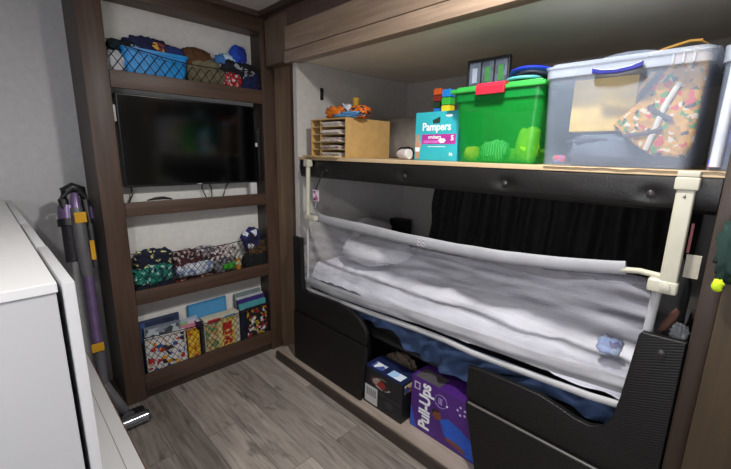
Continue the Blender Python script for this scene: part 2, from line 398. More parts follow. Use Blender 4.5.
# ------------------------------------------------------------ contents of the netted shelves
def cloth(label, px0, px1, py0, py1, y, hy, mat, seed, zb=None, name='folded_cloth', amp=.25, cat='cloth', sq=.7, rot=0., group=None, fs=1.3):
    a = at(px0, py1, 'y', y); c = at(px1, py0, 'y', y)
    x0, x1 = a.x, c.x; zm = at((px0+px1)/2, py1, 'y', y).z; zt = at((px0+px1)/2, py0, 'y', y).z
    if zb is not None: zm = zb
    h = ((x1-x0)/2, hy, (zt-zm)/2)
    b = B().lump(((x0+x1)/2, y, zm), h, seed, amp, fs, 34, sq, (0, rot, 0))
    return single(name, label, cat, b, mat, ((x0+x1)/2, y, zm), group, 3.2)
S1 = 1.766
# top shelf
cloth('white cloth at the left end of the top shelf', 106, 124, 48, 74, 2.305, .03, plain('d5d8dc', .8), 1, S1)
cloth('teal and black cloth on the white one at the top left', 106, 124, 38, 50, 2.305, .03, pattern(['0e2b33', '111318', '1b5a66'], 30), 2)
t = thing('storage_basket', 'bright blue plastic basket on the top netted shelf', 'basket', (.71, 2.31, S1))
xa, xb = at(123, 60, 'y', 2.275).x, at(188, 66, 'y', 2.275).x
finish('tub', B().tub(xa, xb, 2.270, 2.362, S1, 1.905, .018, .008, .003, .018), plain('1c9bec', .4), t, smooth=.7)
finish('rim', B().tub(xa-.006, xb+.006, 2.264, 2.366, 1.897, 1.912, .001, .001, .004, .02), plain('1b93e2', .4), t, smooth=.7)
cloth('navy garment heaped over the blue basket', 121, 172, 36, 57, 2.312, .04, plain('1a2148', .9, .2, 30), 3, 1.86, 'folded_garment', .35, 'garment')
cloth('black sleeve at the left rim of the blue basket', 117, 135, 40, 54, 2.30, .03, plain('101118', .9), 4, 1.90, 'folded_garment', .3, 'garment')
cloth('orange and yellow patch of cloth above the blue basket', 150, 168, 42, 54, 2.295, .02, pattern(['7a3f3c', 'd9a53a', '3b2c4a'], 40), 5, 1.90)
cloth('blue cloth slipping over the right rim of the basket', 162, 184, 46, 60, 2.30, .03, plain('26357a', .9, .2, 30), 6, 1.885)
cloth('white and light blue cloth peeking from the basket', 124, 140, 44, 54, 2.292, .016, pattern(['b9dceb', '8fc0dc', 'e6eef2'], 40), 7, 1.90)
cloth('khaki cotton bag behind the net beside the blue basket', 186, 227, 58, 88, 2.31, .04, plain('767058', .9, .15, 40, .3), 8, S1, 'cotton_bag', .2, 'bag')
cloth('brown felt hat on top of the khaki bag', 178, 211, 47, 70, 2.32, .04, plain('5c3a22', .9, .2, 40, .3), 9, 1.86, 'felt_hat', .18, 'hat')
cloth('light blue crumpled cloth beside the blue cap', 214, 250, 53, 70, 2.325, .035, pattern(['3b79bd', 'bcd7ea', '5fa0d6', 'dbe6ec'], 22), 10, 1.86)
cloth('royal blue cap on the right of the top shelf', 229, 246, 44, 57, 2.32, .03, pattern(['14308f', '1c49b8', '2f74cf'], 18), 11, 1.885, 'fabric_cap', .15, 'cap')
cloth('red cloth with white dots behind the net', 222, 241, 70, 88, 2.295, .03, pattern(['c3202d', 'd1232f', 'c3202d', 'd8d0d0'], 90), 12, S1)
cloth('navy blue cloth at the right end of the top shelf', 238, 260, 66, 92, 2.31, .035, plain('1a2560', .9, .2, 30), 13, S1)
cloth('black and grey garment above the red dotted cloth', 217, 258, 60, 76, 2.30, .028, pattern(['12141c', '1a1e2c', '0d0e12', '9aa0a8'], 40), 14, 1.83, 'folded_garment', .3, 'garment')
# third shelf (cloth diapers and socks)
S3 = .632
g3 = None
cloth('navy cloth with pale yellow shapes, upper left of the second net', 131, 174, 247, 270, 2.315, .042, pattern(['141a38', '141a38', 'd5d796', '141a38', '10152c'], 60), 21, .735)
cloth('teal and white patterned cloth under the navy and yellow one', 131, 176, 262, 290, 2.30, .038, pattern(['157a6d', '0f665c', '9ed1c6', '1b8a79', '1b1f3a'], 66), 22, .665)
cloth('dark navy cloth at the bottom left of the second net', 133, 176, 281, 296, 2.305, .035, plain('131a33', .9, .2, 40), 23, S3)
cloth('maroon and white spotted cloth in the second net', 173, 204, 247, 275, 2.315, .04, pattern(['4a2028', '5a2a30', 'b9a9a5', '35202a'], 65), 24, .70)
cloth('white and blue checked cloth rolled in the second net', 174, 215, 260, 284, 2.30, .035, pattern(['c9d2dd', 'd7dbe2', '7889b5', 'b8c2d4'], 60), 25, .665)
cloth('dark red cloth with black and white border low in the second net', 174, 222, 276, 291, 2.298, .033, pattern(['7c1a22', '8a2028', '151414', 'cfc9b4'], 46), 26, S3)
cloth('grey and lilac cloth high in the second net', 192, 216, 245, 262, 2.322, .035, pattern(['8c8790', 'b8b2b8', '5d5360'], 44), 27, .76)
cloth('white and plum dotted cloth right of the checked one', 208, 236, 243, 276, 2.318, .04, pattern(['cfc8c6', 'd8d2cf', '5c3444', 'c0b8b8'], 75), 28, .69)
cloth('grey cloth with black marks in the second net', 212, 237, 254, 280, 2.298, .033, pattern(['6d6b70', '23222a', '8a878c', '3c3a44'], 65), 29, S3+.01)
cloth('small bright green cloth in the second net', 222, 235, 261, 274, 2.278, .016, plain('3fae2a', .8, .15, 40), 30, .665, amp=.15)
# bottle with label
p = at(238, 262, 'y', 2.285)
t = thing('plastic_bottle', 'small yellow bottle with white label in the second net', 'bottle', (p.x, 2.287, S3))
finish('body', B().lathe([(.018, 0), (.02, .01), (.02, .085), (.015, .095)], (p.x, 2.287, S3+.001)), plain('c98a1c', .3), t, smooth=.7)
finish('label_band', B().lathe([(.0205, .045), (.0205, .08)], (p.x, 2.287, S3), cap=False), pattern(['d9d3b8', 'c9b56a', 'a9362c'], 70), t, smooth=.7)
finish('cap', B().lathe([(.014, .095), (.014, .118), (.012, .12)], (p.x, 2.287, S3)), plain('e0ddd2', .4), t, smooth=.7)
cloth('blue and white cloth on top at the right of the second net', 242, 262, 226, 252, 2.305, .035, pattern(['242a6a', '1b2050', 'd8dce8', '141634'], 30), 31, .75, rot=-.4)
cloth('shaggy brown cloth at the right of the second net', 247, 268, 236, 262, 2.30, .036, pattern(['4b3520', '6b4c2c', '2a1c12'], 90), 32, .70, amp=.4, rot=-.3)
cloth('black cloth bundle at the bottom right of the second net', 242, 269, 250, 274, 2.30, .036, plain('17161a', .9, .3, 40), 33, S3)
# fourth shelf: books
S4 = .126
def book(label, xc, w, z0, h, y, d, mat, cover='page_block', tilt=0., lean=0., name='picture_book', cat='book', front=None):
    t = thing(name, label, cat, (xc, y, z0))
    Mx = Matrix.Translation((xc, y, z0)) @ Matrix.Rotation(lean, 4, 'X') @ Matrix.Rotation(tilt, 4, 'Y')
    finish('cover', B().box(-w/2, w/2, 0, .0025, 0, h, M=Mx).box(-w/2, w/2, d-.0025, d, 0, h, M=Mx).box(-w/2, -w/2+.003, 0, d, 0, h, M=Mx), mat, t)
    finish('pages', B().box(-w/2+.003, w/2-.003, .0026, d-.0026, .003, h-.004, M=Mx), plain('cfc9bb', .8), t)
    if front: finish('cover_art', B().box(-w/2+.01, w/2-.01, -.0006, 0, .012, h-.014, M=Mx), front, t)
    return t
X = lambda px, py=330, y=2.28: at(px, py, 'y', y).x
book('white activity book with painted handprints behind the bottom net', .615, .225, S4, .225, 2.272, .012, plain('d3d2d2', .6), front=pattern(['dcdad8', 'd6d5d6', 'dcdad8', 'c22a2a', 'd8d8da', 'd9d9d9', '32509c', 'dcdad8', '2c2c34', 'e0a020'], 45))
book('yellow book edge beside the handprint book', .775, .085, S4, .205, 2.27, .012, plain('d8a414', .6), front=pattern(['e0b020', 'e6c04a', 'c24a1e', 'e0b020'], 40))
book('grey photo board book standing at the left of the bottom shelf', .60, .20, S4, .285, 2.288, .012, plain('6d7683', .6), tilt=.03, front=pattern(['7f8894', '4c505a', 'aab2ba', '3c3f46'], 30))
book('dark blue book behind the grey photo book', .60, .22, S4, .325, 2.306, .012, plain('2b3a58', .6), front=pattern(['23304c', '38598a', '1a2236'], 16))
book('pale blue and pink book in the middle left of the bottom shelf', .755, .15, S4, .27, 2.302, .010, plain('a3b4c6', .6), tilt=-.06, front=pattern(['9fb0c6', 'd79aae', 'c9b6cc', '8fae7c'], 16))
book('thin pink book sticking out above the yellow one', .745, .12, S4, .235, 2.290, .008, plain('c77f92', .6), tilt=.05)
book('light blue map book with dark lines at the back of the bottom shelf', .905, .25, S4, .335, 2.345, .010, plain('3f86b8', .5), tilt=-.02, front=stripes('4b93c4', '4b93c4', 3, 'z'))
t = book('purple folder edge standing in the bottom net', .812, .032, S4, .245, 2.27, .09, plain('2c1440', .5), name='document_folder', cat='folder')
t = thing('magazine_box', 'cream magazine box with red label band in the bottom net', 'box', (.955, 2.31, S4))
finish('shell', B().box(.84, 1.075, 2.268, 2.335, S4, .365, .003), plain('c9c2ac', .7), t)
finish('printed_front', B().box(.845, .925, 2.2665, 2.268, S4+.01, .33), pattern(['b79a6a', 'c9b58a', '5d8a5a', 'b08a52'], 40), t)
finish('printed_front', B().box(.93, 1.04, 2.2665, 2.268, S4+.01, .345), pattern(['dccb84', 'cfd08a', 'd8b85a'], 40), t)
finish('red_panel', B().box(.955, 1.02, 2.2655, 2.2665, S4+.03, .315), pattern(['c0261c', 'b02018', 'd8b060'], 60, stretch=(.6, 1, 1)), t)
finish('red_label', B().box(.865, .945, 2.2655, 2.2665, .335, .358), plain('b8323c', .6), t)
finish('blue_label', B().box(.975, 1.045, 2.2655, 2.2665, .345, .360), plain('5a90b8', .6), t)
book('navy binder at the right part of the bottom net', 1.105, .05, S4, .235, 2.27, .06, plain('161a35', .6), name='ring_binder', cat='binder')
book('black red and yellow comic patterned book at the bottom right', 1.205, .17, S4, .235, 2.268, .012, plain('17151c', .6), front=pattern(['15131a', 'a8242a', '15131a', 'dfe0e2', '1d1b22', 'c8a41c'], 55))
book('teal book in the right stack of the bottom shelf', 1.19, .20, S4, .27, 2.285, .014, plain('4f9fa8', .6), tilt=-.02)
book('purple book in the right stack of the bottom shelf', 1.19, .205, S4, .295, 2.303, .014, plain('3a2a78', .6), tilt=-.02)
book('white book in the right stack of the bottom shelf', 1.19, .20, S4, .308, 2.320, .012, plain('c0c2c6', .6), tilt=-.02)
book('dull green grey book rearmost in the right stack', 1.185, .20, S4, .332, 2.338, .014, plain('78868a', .6), tilt=-.02)
# ------------------------------------------------------------ stick vacuum
PUR = plain('77648c', .3, metal=.4); GRY = plain('5d5d62', .4); DRK = plain('1b1b1e', .4); YEL = plain('d9a11c', .5)
V = thing('stick_vacuum', 'purple and grey cordless stick vacuum leaning in the corner', 'vacuum cleaner', (.34, 2.12, 0))
def vp(px, py, k=0.): return at(px, py, 'y', 2.36-.24*(py-195)/190-k)     # the stick leans back towards the wall at its top
finish('tube', B().tube([vp(87, 268), vp(98, 346)], .024, 16), PUR, V, smooth=.8)
finish('lower_joint', B().tube([vp(97.5, 343), vp(104, 384)], [.026, .02], 14), GRY, V, smooth=.8)
finish('motor_spine', B().tube([vp(76, 208, .02), vp(78.5, 222, .02), vp(83, 250, .01), vp(87.5, 276)], [.026, .030, .031, .027], 14), GRY, V, smooth=.8)
finish('button_cap', B().tube([vp(74.5, 193, .02), vp(75, 199, .02), vp(76.5, 210, .02)], [.014, .021, .024], 14), PUR, V, smooth=.8)
finish('handle', B().tube([vp(66, 212), vp(63, 200), vp(64.5, 191), vp(72, 187.5), vp(81, 190), vp(85, 200), vp(89, 222), vp(91, 245)], [.018, .022, .024, .026, .024, .02, .018, .016], 12), DRK, V, smooth=.8)
finish('cyclone', B().tube([vp(68, 206, -.02), vp(69, 221, -.02)], .043, 18), PUR, V, smooth=.8)
finish('cyclone_band', B().tube([vp(68.5, 219, -.02), vp(69.5, 226, -.02)], .046, 18), DRK, V, smooth=.8)
finish('dust_canister', B().tube([vp(70, 225, -.02), vp(74, 262, -.02)], [.037, .032], 18), plastic_clear('2c2830', .85, .2), V, smooth=.8)
finish('side_body', B().tube([vp(87, 207, -.01), vp(89, 219, -.01)], .026, 14), PUR, V, smooth=.8)
finish('battery', B().tube([vp(90, 224), vp(96, 268)], [.022, .020], 12), DRK, V, smooth=.8)
for (a_, b_, k_, w_, h_) in ((80.5, 217.5, .055, .024, .026), (93, 250, .035, .010, .05), (98, 347.5, .032, .026, .022)):
    q = vp(a_, b_, k_); finish('yellow_sticker', B().box(q.x-w_, q.x+w_, q.y-.003, q.y+.003, q.z-h_, q.z+h_, .002), YEL, V)
finish('floor_head', B().box(.285, .435, 2.03, 2.15, .004, .045, .014, 3), DRK, V, smooth=.7)
finish('roller_cover', B().tube([(.290, 2.045, .036), (.430, 2.045, .036)], .031, 18), plain('8d9096', .18, metal=.85), V, smooth=.8)
finish('roller_end', B().tube([(.4301, 2.045, .036), (.437, 2.045, .036)], .028, 18), DRK, V, smooth=.8)
finish('head_neck', B().tube([vp(104, 383), Vector((.345, 2.13, .055)), Vector((.35, 2.08, .05))], [.02, .024, .03], 14), plain('8b8c92', .3, metal=.5), V, smooth=.8)
# ------------------------------------------------------------ white furniture on the left
Rz = Matrix.Translation((.067, .92, 0)) @ Matrix.Rotation(math.radians(1.0), 4, 'Z')
ds = thing('white_cabinet', 'tall white cabinet with doors at the left edge', 'cabinet', (-.15, 1.7, 0))
finish('top_board', B().box(-.46, .0, 0, 1.62, 1.140, 1.16, .0015, M=Rz), M_WHITE, ds)
finish('body', B().box(-.455, -.003, .003, 1.615, .06, 1.139, .001, M=Rz), M_WHITE2, ds)
finish('plinth', B().box(-.44, -.03, .02, 1.6, 0, .06, M=Rz), M_WHITE2, ds)
for a, b_, o in ((-.002, .392, .004), (.396, .83, .0025), (.834, 1.62, .001)):
    finish('door', B().box(.003+o, .024+o, a, b_, .07, 1.157, .003, M=Rz), plain('bdbdc0', .3, .02, 3), ds, smooth=.5)
lb = thing('low_bench', 'low white storage bench beside the tall white cabinet', 'bench', (.17, 1.2, 0))
finish('lid', B().box(.098, .222, -.2, 2.12, .432, .45, .002), M_WHITE, lb, smooth=.5)
finish('body', B().box(.10, .216, -.19, 2.11, .0, .431), M_WHITE2, lb)
finish('lid_seam', B().box(.180, .1815, -.2, 2.11, .4485, .4505), plain('6a625e', .6), lb)
finish('edge_strip', B().box(.222, .225, -.2, 2.12, .434, .449), plain('6b4636', .6), lb)
# ------------------------------------------------------------ bunk
ub = thing('upper_bunk', 'upper bunk board edged with button tufted black vinyl', 'bunk bed', (1.8, 1.0, 1.29))
finish('board', B().box(1.335, XR-.002, -.32, YE-.002, 1.372, 1.388, .002), wood('a98f6c', 'cdb592', 'y'), ub)
finish('underside', B().box(1.375, XR-.002, -.32, YE-.002, 1.275, 1.371), plain('2a2725', .8), ub)
def pad(u, v):
    y = .046+u*1.855; z = 1.272+v*.112+ .012*(1-u)*(1-v)
    x = 1.346-.012*math.sin(PI*min(1, max(0, v)))**.5
    for by in (.192, .628, 1.10, 1.659):
        d2 = ((y-by)/.03)**2+((z-1.318)/.022)**2; x += .011*math.exp(-d2)
    x += .0015*noise.noise(Vector((y*9, z*25, 1)))
    return (x, y, z)
b = B().sheet(pad, 130, 14); b.box(1.347, 1.374, 0.046, 1.899, 1.274, 1.371)
finish('vinyl_pad', b, plain('141211', .42, .15, 8, .35, 160), ub, smooth=3.2, recalc=False)
for by in (.192, .628, 1.10, 1.659):
    finish('button', B().lathe([(.012, -.004), (.011, .004), (.004, .008)], (1.343, by, 1.318), 14, Matrix.Rotation(-PI/2, 4, 'Y')), plain('2e2a29', .25), ub, smooth=.9)
finish('paper_edge', B().sheet(lambda u, v: (1.330+.03*v, .046+u*.45, 1.386+.004*noise.noise(Vector((u*9, v, 3)))), 30, 2), plain('c6a67c', .8), ub)
# lower bench ends
lf = thing('bench_end', 'black vinyl bench end with rounded armrest at the far end of the bunk', 'bench end', (1.36, 1.65, .067))
FS = 1.31/1.33
def sc(pr): return [(y*FS, 1.42+(z-1.42)*FS) for y, z in pr]
finish('seat_box', B().prism([(1.955, .068), (1.322, .068), (1.280, .396), (1.284, .406), (1.955, .406)], 'x', 1.298, 1.321, .007, 3).box(1.322, 1.42, 1.36, 1.915, .068, .404), M_VIN, lf, smooth=.6)
prof = [(1.915, .394), (1.32, .394)]
for k in range(9):
    a = k/8*PI/2; prof.append((1.303+.17*(1-math.cos(a))*1. if k else 1.303, .44+.115*math.sin(a)))
prof += [(1.56, .568), (1.72, .560), (1.84, .548), (1.878, .56), (1.893, .60), (1.897, .72), (1.897, .892), (1.915, .892)]
finish('armrest', B().prism([(1.955 if y > 1.88 and (z < .5 or z > .8) and abs(y-1.915*FS) < .001 else y, z) for y, z in sc(prof)], 'x', 1.306, 1.331, .007, 3), M_VIN, lf, smooth=.6)
rt = thing('bench_end', 'black ribbed vinyl bench end rising to a tall panel beside the near post', 'bench end', (1.36, .35, .067))
finish('seat_box', B().prism([(.048, .068), (.612, .068), (.688, .395), (.685, .405), (.675, .408), (.048, .408)], 'x', 1.295, 1.345, .008, 3), M_VIN, rt, smooth=.6)
prof = [(.048, .394), (.705, .394), (.705, .545), (.66, .552), (.60, .556), (.54, .558), (.48, .560), (.41, .560), (.34, .545), (.29, .531), (.245, .530), (.21, .545), (.188, .59), (.176, .67), (.168, .77), (.158, .895), (.150, .908), (.048, .912)]
finish('side_panel', B().prism(sc(prof), 'x', 1.310, 1.334, .006, 3), M_VIN, rt, smooth=.6)
finish('piping', B().tube([(1.299, .05+.625*k/30, .406) for k in range(31)], .005, 8), plain('5a5653', .4), rt, smooth=.9)
finish('button', B().lathe([(.012, -.004), (.011, .004), (.004, .008)], (1.308, .097, .87), 14, Matrix.Rotation(-PI/2, 4, 'Y')), plain('2e2a29', .3), rt, smooth=.9)
# mattress and bedding
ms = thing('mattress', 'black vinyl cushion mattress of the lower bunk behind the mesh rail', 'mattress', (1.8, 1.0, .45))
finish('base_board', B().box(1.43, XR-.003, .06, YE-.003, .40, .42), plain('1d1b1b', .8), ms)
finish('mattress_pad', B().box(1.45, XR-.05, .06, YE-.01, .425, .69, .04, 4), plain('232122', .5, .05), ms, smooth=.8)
def bed(u, v):
    y = .09+u*1.79; x = 1.39+v*.88
    return (x, y, .712-.085*max(0, 1-v/.07)**1.3+.03*noise.noise(Vector((y*5, x*7, 0)))+.02*abs(noise.noise(Vector((y*11, x*4, 2)))))
b = B().sheet(bed, 90, 90); single('bed_sheet', 'crumpled white sheet seen through the mesh rail on the lower bunk', 'sheet', b, plain('e6e6f0', .9, .04), (1.8, .8, .70), smooth=3.2)
single('pillow', 'white pillow lying at the far end of the lower bunk', 'pillow', B().lump((1.70, 1.60, .745), (.20, .20, .075), 40, .10, 1, 34, .6), plain('d4d3d6', .9), (1.70, 1.60, .745), smooth=3.2)
single('pillow', 'grey pillow propped against the rear corner of the lower bunk', 'pillow', B().lump((1.90, 1.835, .745), (.18, .05, .115), 41, .08, .8, 34, .45, (0, .25, 0)), plain('a5a1a1', .9), (1.90, 1.835, .745), smooth=3.2)
p = at(612, 334, 'x', 1.45)
single('light_blue_cloth', 'light blue and purple cloth on the bed near the right end of the rail', 'cloth', B().lump((1.45, p.y, .755), (.045, .04, .032), 42, .3), pattern(['a9bfe0', '8fa8d8', '4a3f86', 'c4d2ea'], 20), (1.45, p.y, .755), smooth=3.2)
a = at(391, 216, 'x', 2.27); c = at(411, 235, 'x', 2.27)
single('small_black_box', 'small black box on the rear side of the lower bunk beside the curtain', 'box', B().box(2.18, 2.27, c.y, a.y, c.z-.15, a.z, .006), M_BLACK, (2.22, (a.y+c.y)/2, c.z-.15))
# curtain
def cur(u, v):
    y = 1.56-u*1.44; z = 1.27-v*.50; y += .04*v*(1-u)*1.5
    return (2.26+.028*math.sin(u*62+2*noise.noise(Vector((u*6, v*2, 0))))+.008*math.sin(u*140), y, z)
ct = thing('curtain', 'black gathered curtain along the rear wall of the lower bunk', 'curtain', (2.27, .85, .78))
finish('drape', B().sheet(cur, 220, 10), plain('241f1d', .8, .2, 30), ct, smooth=3.2)
finish('rod', B().tube([(2.27, .10, 1.262), (2.27, 1.60, 1.262)], .006, 8), M_BLACK, ct, smooth=.9)
# ------------------------------------------------------------ bed rail
br = thing('bed_rail', 'grey mesh safety bed rail with cream plastic posts along the lower bunk', 'bed rail', (1.29, 1.0, .56))
XQ = 1.35; XP = 1.308
top = [(at(x, y, 'x', XQ).y, at(x, y, 'x', XQ).z) for x, y in ((307, 225), (330, 227.5), (365, 235), (400, 245), (450, 256), (500, 263), (560, 270), (624, 273), (655, 280))]
bot = [(at(x, y, 'x', XQ).y, at(x, y, 'x', XQ).z) for x, y in ((302, 281), (330, 294), (365, 306.5), (418, 323), (450, 335), (500, 352.5), (541, 367), (580, 379), (625, 393), (650, 396))]
tub = [(at(x, y, 'x', XQ+.01).y, at(x, y, 'x', XQ+.01).z) for x, y in ((300, 286), (330, 298), (365, 311), (418, 329.5), (445, 340), (473, 353), (541, 378), (590, 396), (624, 406))]
# blue sheet under the rail
btab = [(.17, .50), (.25, .52), (.45, .535), (.60, .475), (.70, .445), (.83, .415), (1.0, .44), (1.08, .455), (1.2, .50), (1.32, .50), (1.5, .52), (1.86, .54)]
def blue(u, v):
    y = 1.86-u*1.70; zt = interp([(b_[0], b_[1]-.012) for b_ in tub], y); zb = interp(btab, y); z = zt+(zb-zt)*v
    n = Vector((y*7, z*16, 3))
    return (1.395+.02*(1-v)+.022*noise.noise(n)+.017*math.sin(y*40+z*34+4*noise.noise(n*.6))*min(1, v*2), y, z)
single('blue_sheet', 'blue bed sheet hanging down under the mesh rail', 'bed sheet', B().sheet(blue, 150, 26), plain('2a3d60', .9, .15, 18, .3, 120), (1.38, 1.0, .42), smooth=3.2)
def fab(u, v):
    y = 1.885-u*1.745
    zt = interp(top, y); zb = interp(bot, y); z = zt+(zb-zt)*v
    e = min(u, 1-u); g = math.exp(-e*14)
    # long shallow folds running with the rail, tighter gathers at both ends
    p = Vector((y*2.2, z*13+y*1.6, 5)); q = Vector((y*5, z*26+y*2, 9))
    dx = .024*noise.noise(p)+.009*noise.noise(q)+g*.016*math.sin(v*34+3*noise.noise(Vector((y*8, z*6, 0))))
    return (XQ+.012+dx*math.sin(PI*min(1, v*1.02+.02))**.4, y+g*.012*math.sin(v*20), z)
mt, nt, bb = base('grey_mesh_fabric')
n_ = tex(nt, 'Noise', coords(nt, (1, .7, 6), (.10, 0, 0)), Scale=1.8, Detail=3., Distortion=1.0)
bb.inputs['Base Color'].default_value = srgb('b2b2be'); bb.inputs['Roughness'].default_value = .6
nt.links.new(ramp(nt, n_.outputs['Fac'], [(.38, (.14, .14, .14, 1)), (.48, (.28, .28, .28, 1)), (.66, (.50, .50, .50, 1))]), bb.inputs['Alpha'])
M_MESH = mt
M_SLV = plain('9a9a9f', .75, .05, 12, .3, 400)
finish('mesh_panel', B().sheet(fab, 200, 60), M_MESH, br, smooth=3.2)
def hem(u, v):
    y = 1.885-u*1.745; zb = interp(bot, y); w_ = .058+.012*noise.noise(Vector((y*3, 0, 8)))
    return (XQ-.002+.006*noise.noise(Vector((y*6, v*3, 2)))-.008*math.sin(PI*v), y, zb-.004+w_*v)
finish('bottom_sleeve', B().sheet(hem, 160, 8), M_SLV, br, smooth=3.2)
slv = []
for x, y in ((308, 216), (316, 217.5), (330, 221), (365, 229), (400, 237.5), (450, 248), (500, 256.5), (560, 263.5), (600, 266.5), (626, 268)):
    slv.append(at(x, y, 'x', XQ))
rr = [.018, .023, .026, .027, .026, .025, .024, .023, .022, .022]
pts = []; rs = []
for i in range(len(slv)-1):
    for k in range(6):
        t_ = k/6; p = slv[i].lerp(slv[i+1], t_); pts.append(p); rs.append((rr[i]*(1-t_)+rr[i+1]*t_)*(1+.06*noise.noise(p*14)))
pts.append(slv[-1]); rs.append(rr[-1])
finish('top_sleeve', B().tube(pts, rs, 16, flat=.42), M_SLV, br, smooth=1.2)
# gather where the sleeve reaches the left post
finish('sleeve_gather', B().tube([at(317, 199, 'x', XQ), at(315, 208, 'x', XQ), at(320, 217, 'x', XQ), at(332, 221, 'x', XQ)], [.003, .009, .02, .022], 10, flat=.4), M_SLV, br, smooth=1.2)
finish('bottom_tube', B().tube([Vector((XQ+.01, y, z)) for y, z in tub], .014, 12, flat=.6), plain('b4b4b6', .6, .04), br, smooth=.9)
finish('inner_tube', B().tube([at(622, 269.5, 'x', XQ), at(640, 271, 'x', XQ-.01), at(668, 278, 'x', XP+.005)], .009, 12), M_PVC, br, smooth=.9)
# near post
yc = .112
p0, p1 = at(689, 176, 'x', XP), at(668, 283, 'x', XP)
pr_ = B().box(XP-.014, XP+.014, p1.y-.020, p1.y+.020, p1.z-.005, 1.385, .007, 3)
po = finish('post', pr_, M_PVC, br, smooth=.6); po['label'] = 'wide cream plastic post at the near end'
finish('post_cap', B().box(XP-.019, XP+.019, p1.y-.026, p1.y+.026, 1.338, 1.372, .006, 3).box(XP-.017, XP+.017, p1.y-.024, p1.y+.024, 1.372, 1.388, .005, 3), M_PVC, br, smooth=.6)
finish('corner_joint', B().box(XP-.017, XP+.017, p1.y-.024, p1.y+.045, p1.z-.030, p1.z+.008, .009, 3), M_PVC, br, smooth=.6)
finish('joint_cap', B().lathe([(.013, -.003), (.012, .003), (.004, .005)], (XP-.019, p1.y+.004, p1.z-.010), 18, Matrix.Rotation(-PI/2, 4, 'Y')), plain('b8b5a8', .4), br, smooth=.8)
finish('lower_post', B().tube([(XP+.02, p1.y+.022, p1.z-.015), (XQ, p1.y+.03, .90)], .012, 12), plastic_clear('c9c9cc', .7), br, smooth=.9)
text('4', .016, (XP-.0145, p1.y+.004, 1.315), (0, -1, 0), (0, 0, 1), plain('3a3a38', .5), br, 'post_number')
rs_ = finish('latch_strip', B().box(XP+.012, XP+.022, p1.y-.030, p1.y-.024, 1.17, 1.25), plain('7c1512', .4), br); rs_['label'] = 'dark red latch strip'
finish('strap_tab', B().box(XP+.016, XP+.02, p1.y-.058, p1.y-.026, 1.10, 1.165, .001), plain('a8a294', .7), br)
# far post
finish('post', B().tube([(XP, 1.795, 1.02), (XP, 1.785, 1.372)], .013, 12), M_PVC, br, smooth=.9)
finish('post_cap', B().box(XP-.018, XP+.018, 1.765, 1.808, 1.335, 1.375, .006, 3), M_PVC, br, smooth=.6)
finish('corner_joint', B().box(XP-.016, XP+.016, 1.71, 1.815, 1.028, 1.058, .010, 3), M_PVC, br, smooth=.6)
finish('lower_post', B().tube([(XP+.01, 1.81, 1.03), (XQ, 1.86, .60)], .007, 10), plain('b9b9bb', .5), br, smooth=.9)
# printed emblem on the sleeve: a curling mark over a small word line
c = at(421, 243, 'x', XQ-.0125)
mk = plain('d8d8da', .7)
for dy, dz in ((-.012, .010), (.012, .010), (-.012, -.006), (.012, -.006)):
    finish('emblem', B().tube([(c.x, c.y+dy+.009*math.cos(a_), c.z+dz+.007*math.sin(a_)) for a_ in [k*PI/6 for k in range(12)]], .0012, 5, closed=True), mk, br)
# tag dangling from the first button
p = at(316.5, 195.5, 'x', 1.305)
kt = thing('photo_tag', 'small framed pink and purple picture tag hanging below the far button', 'tag', p)
finish('frame', B().box(1.297, 1.302, p.y-.028, p.y+.028, p.z-.033, p.z+.033, .002), plain('b9b4b8', .5), kt)
finish('picture', B().box(1.2962, 1.297, p.y-.021, p.y+.021, p.z-.026, p.z+.026), pattern(['8a5a8c', 'd6c8d4', '4c3a4c', 'b85a8a', 'cfc6a4'], 40), kt)
finish('cord', B().tube([(1.2995, p.y, p.z+.033), (1.308, 1.665, 1.285), (1.314, 1.66, 1.315)], .003, 6), plain('241a20', .7), kt)
# dark bag with brown flap beside the near post
single('dark_bag', 'dark cloth bag standing behind the near rail post', 'bag', B().lump((1.43, .10, .68), (.05, .035, .24), 50, .15, 1, 26, .6), plain('131214', .9), (1.43, .10, .68), smooth=3.2)
single('soft_toy', 'small brown soft toy behind the near end of the rail', 'toy', B().lump((1.385, .098, .90), (.016, .014, .05), 51, .2, 1, 22, .9, (.35, 0, 0)), plain('5a382c', .8, .1, 30, .2), (1.345, .090, .915), smooth=3.2)
single('clear_wrapper', 'crinkled clear plastic wrapper on the near bench end', 'wrapper', B().lump((1.36, .070, .90), (.018, .024, .03), 52, .4, 1.4, 22, .9), plastic_clear('a9acb0', .35), (1.352, .075, .908), smooth=.3)
# cloth hanging on the wardrobe wall at the right edge
p = at(727, 250, 'x', 1.24)
hc = thing('hanging_cloth', 'dark green cloth with neon yellow hem hanging at the right edge', 'cloth', (1.25, p.y, 1.0))
finish('cloth_body', B().lump((1.250, -.010, 1.12), (.014, .045, .10), 53, .35, 1.3, 26, .7), plain('16302c', .9), hc, smooth=3.2)
finish('neon_hem', B().lump((1.243, .012, 1.098), (.010, .013, .018), 54, .3, 1, 16, .8), plain('c3e01c', .7), hc, smooth=3.2)
# ------------------------------------------------------------ things on the upper bunk
ZS = 1.389
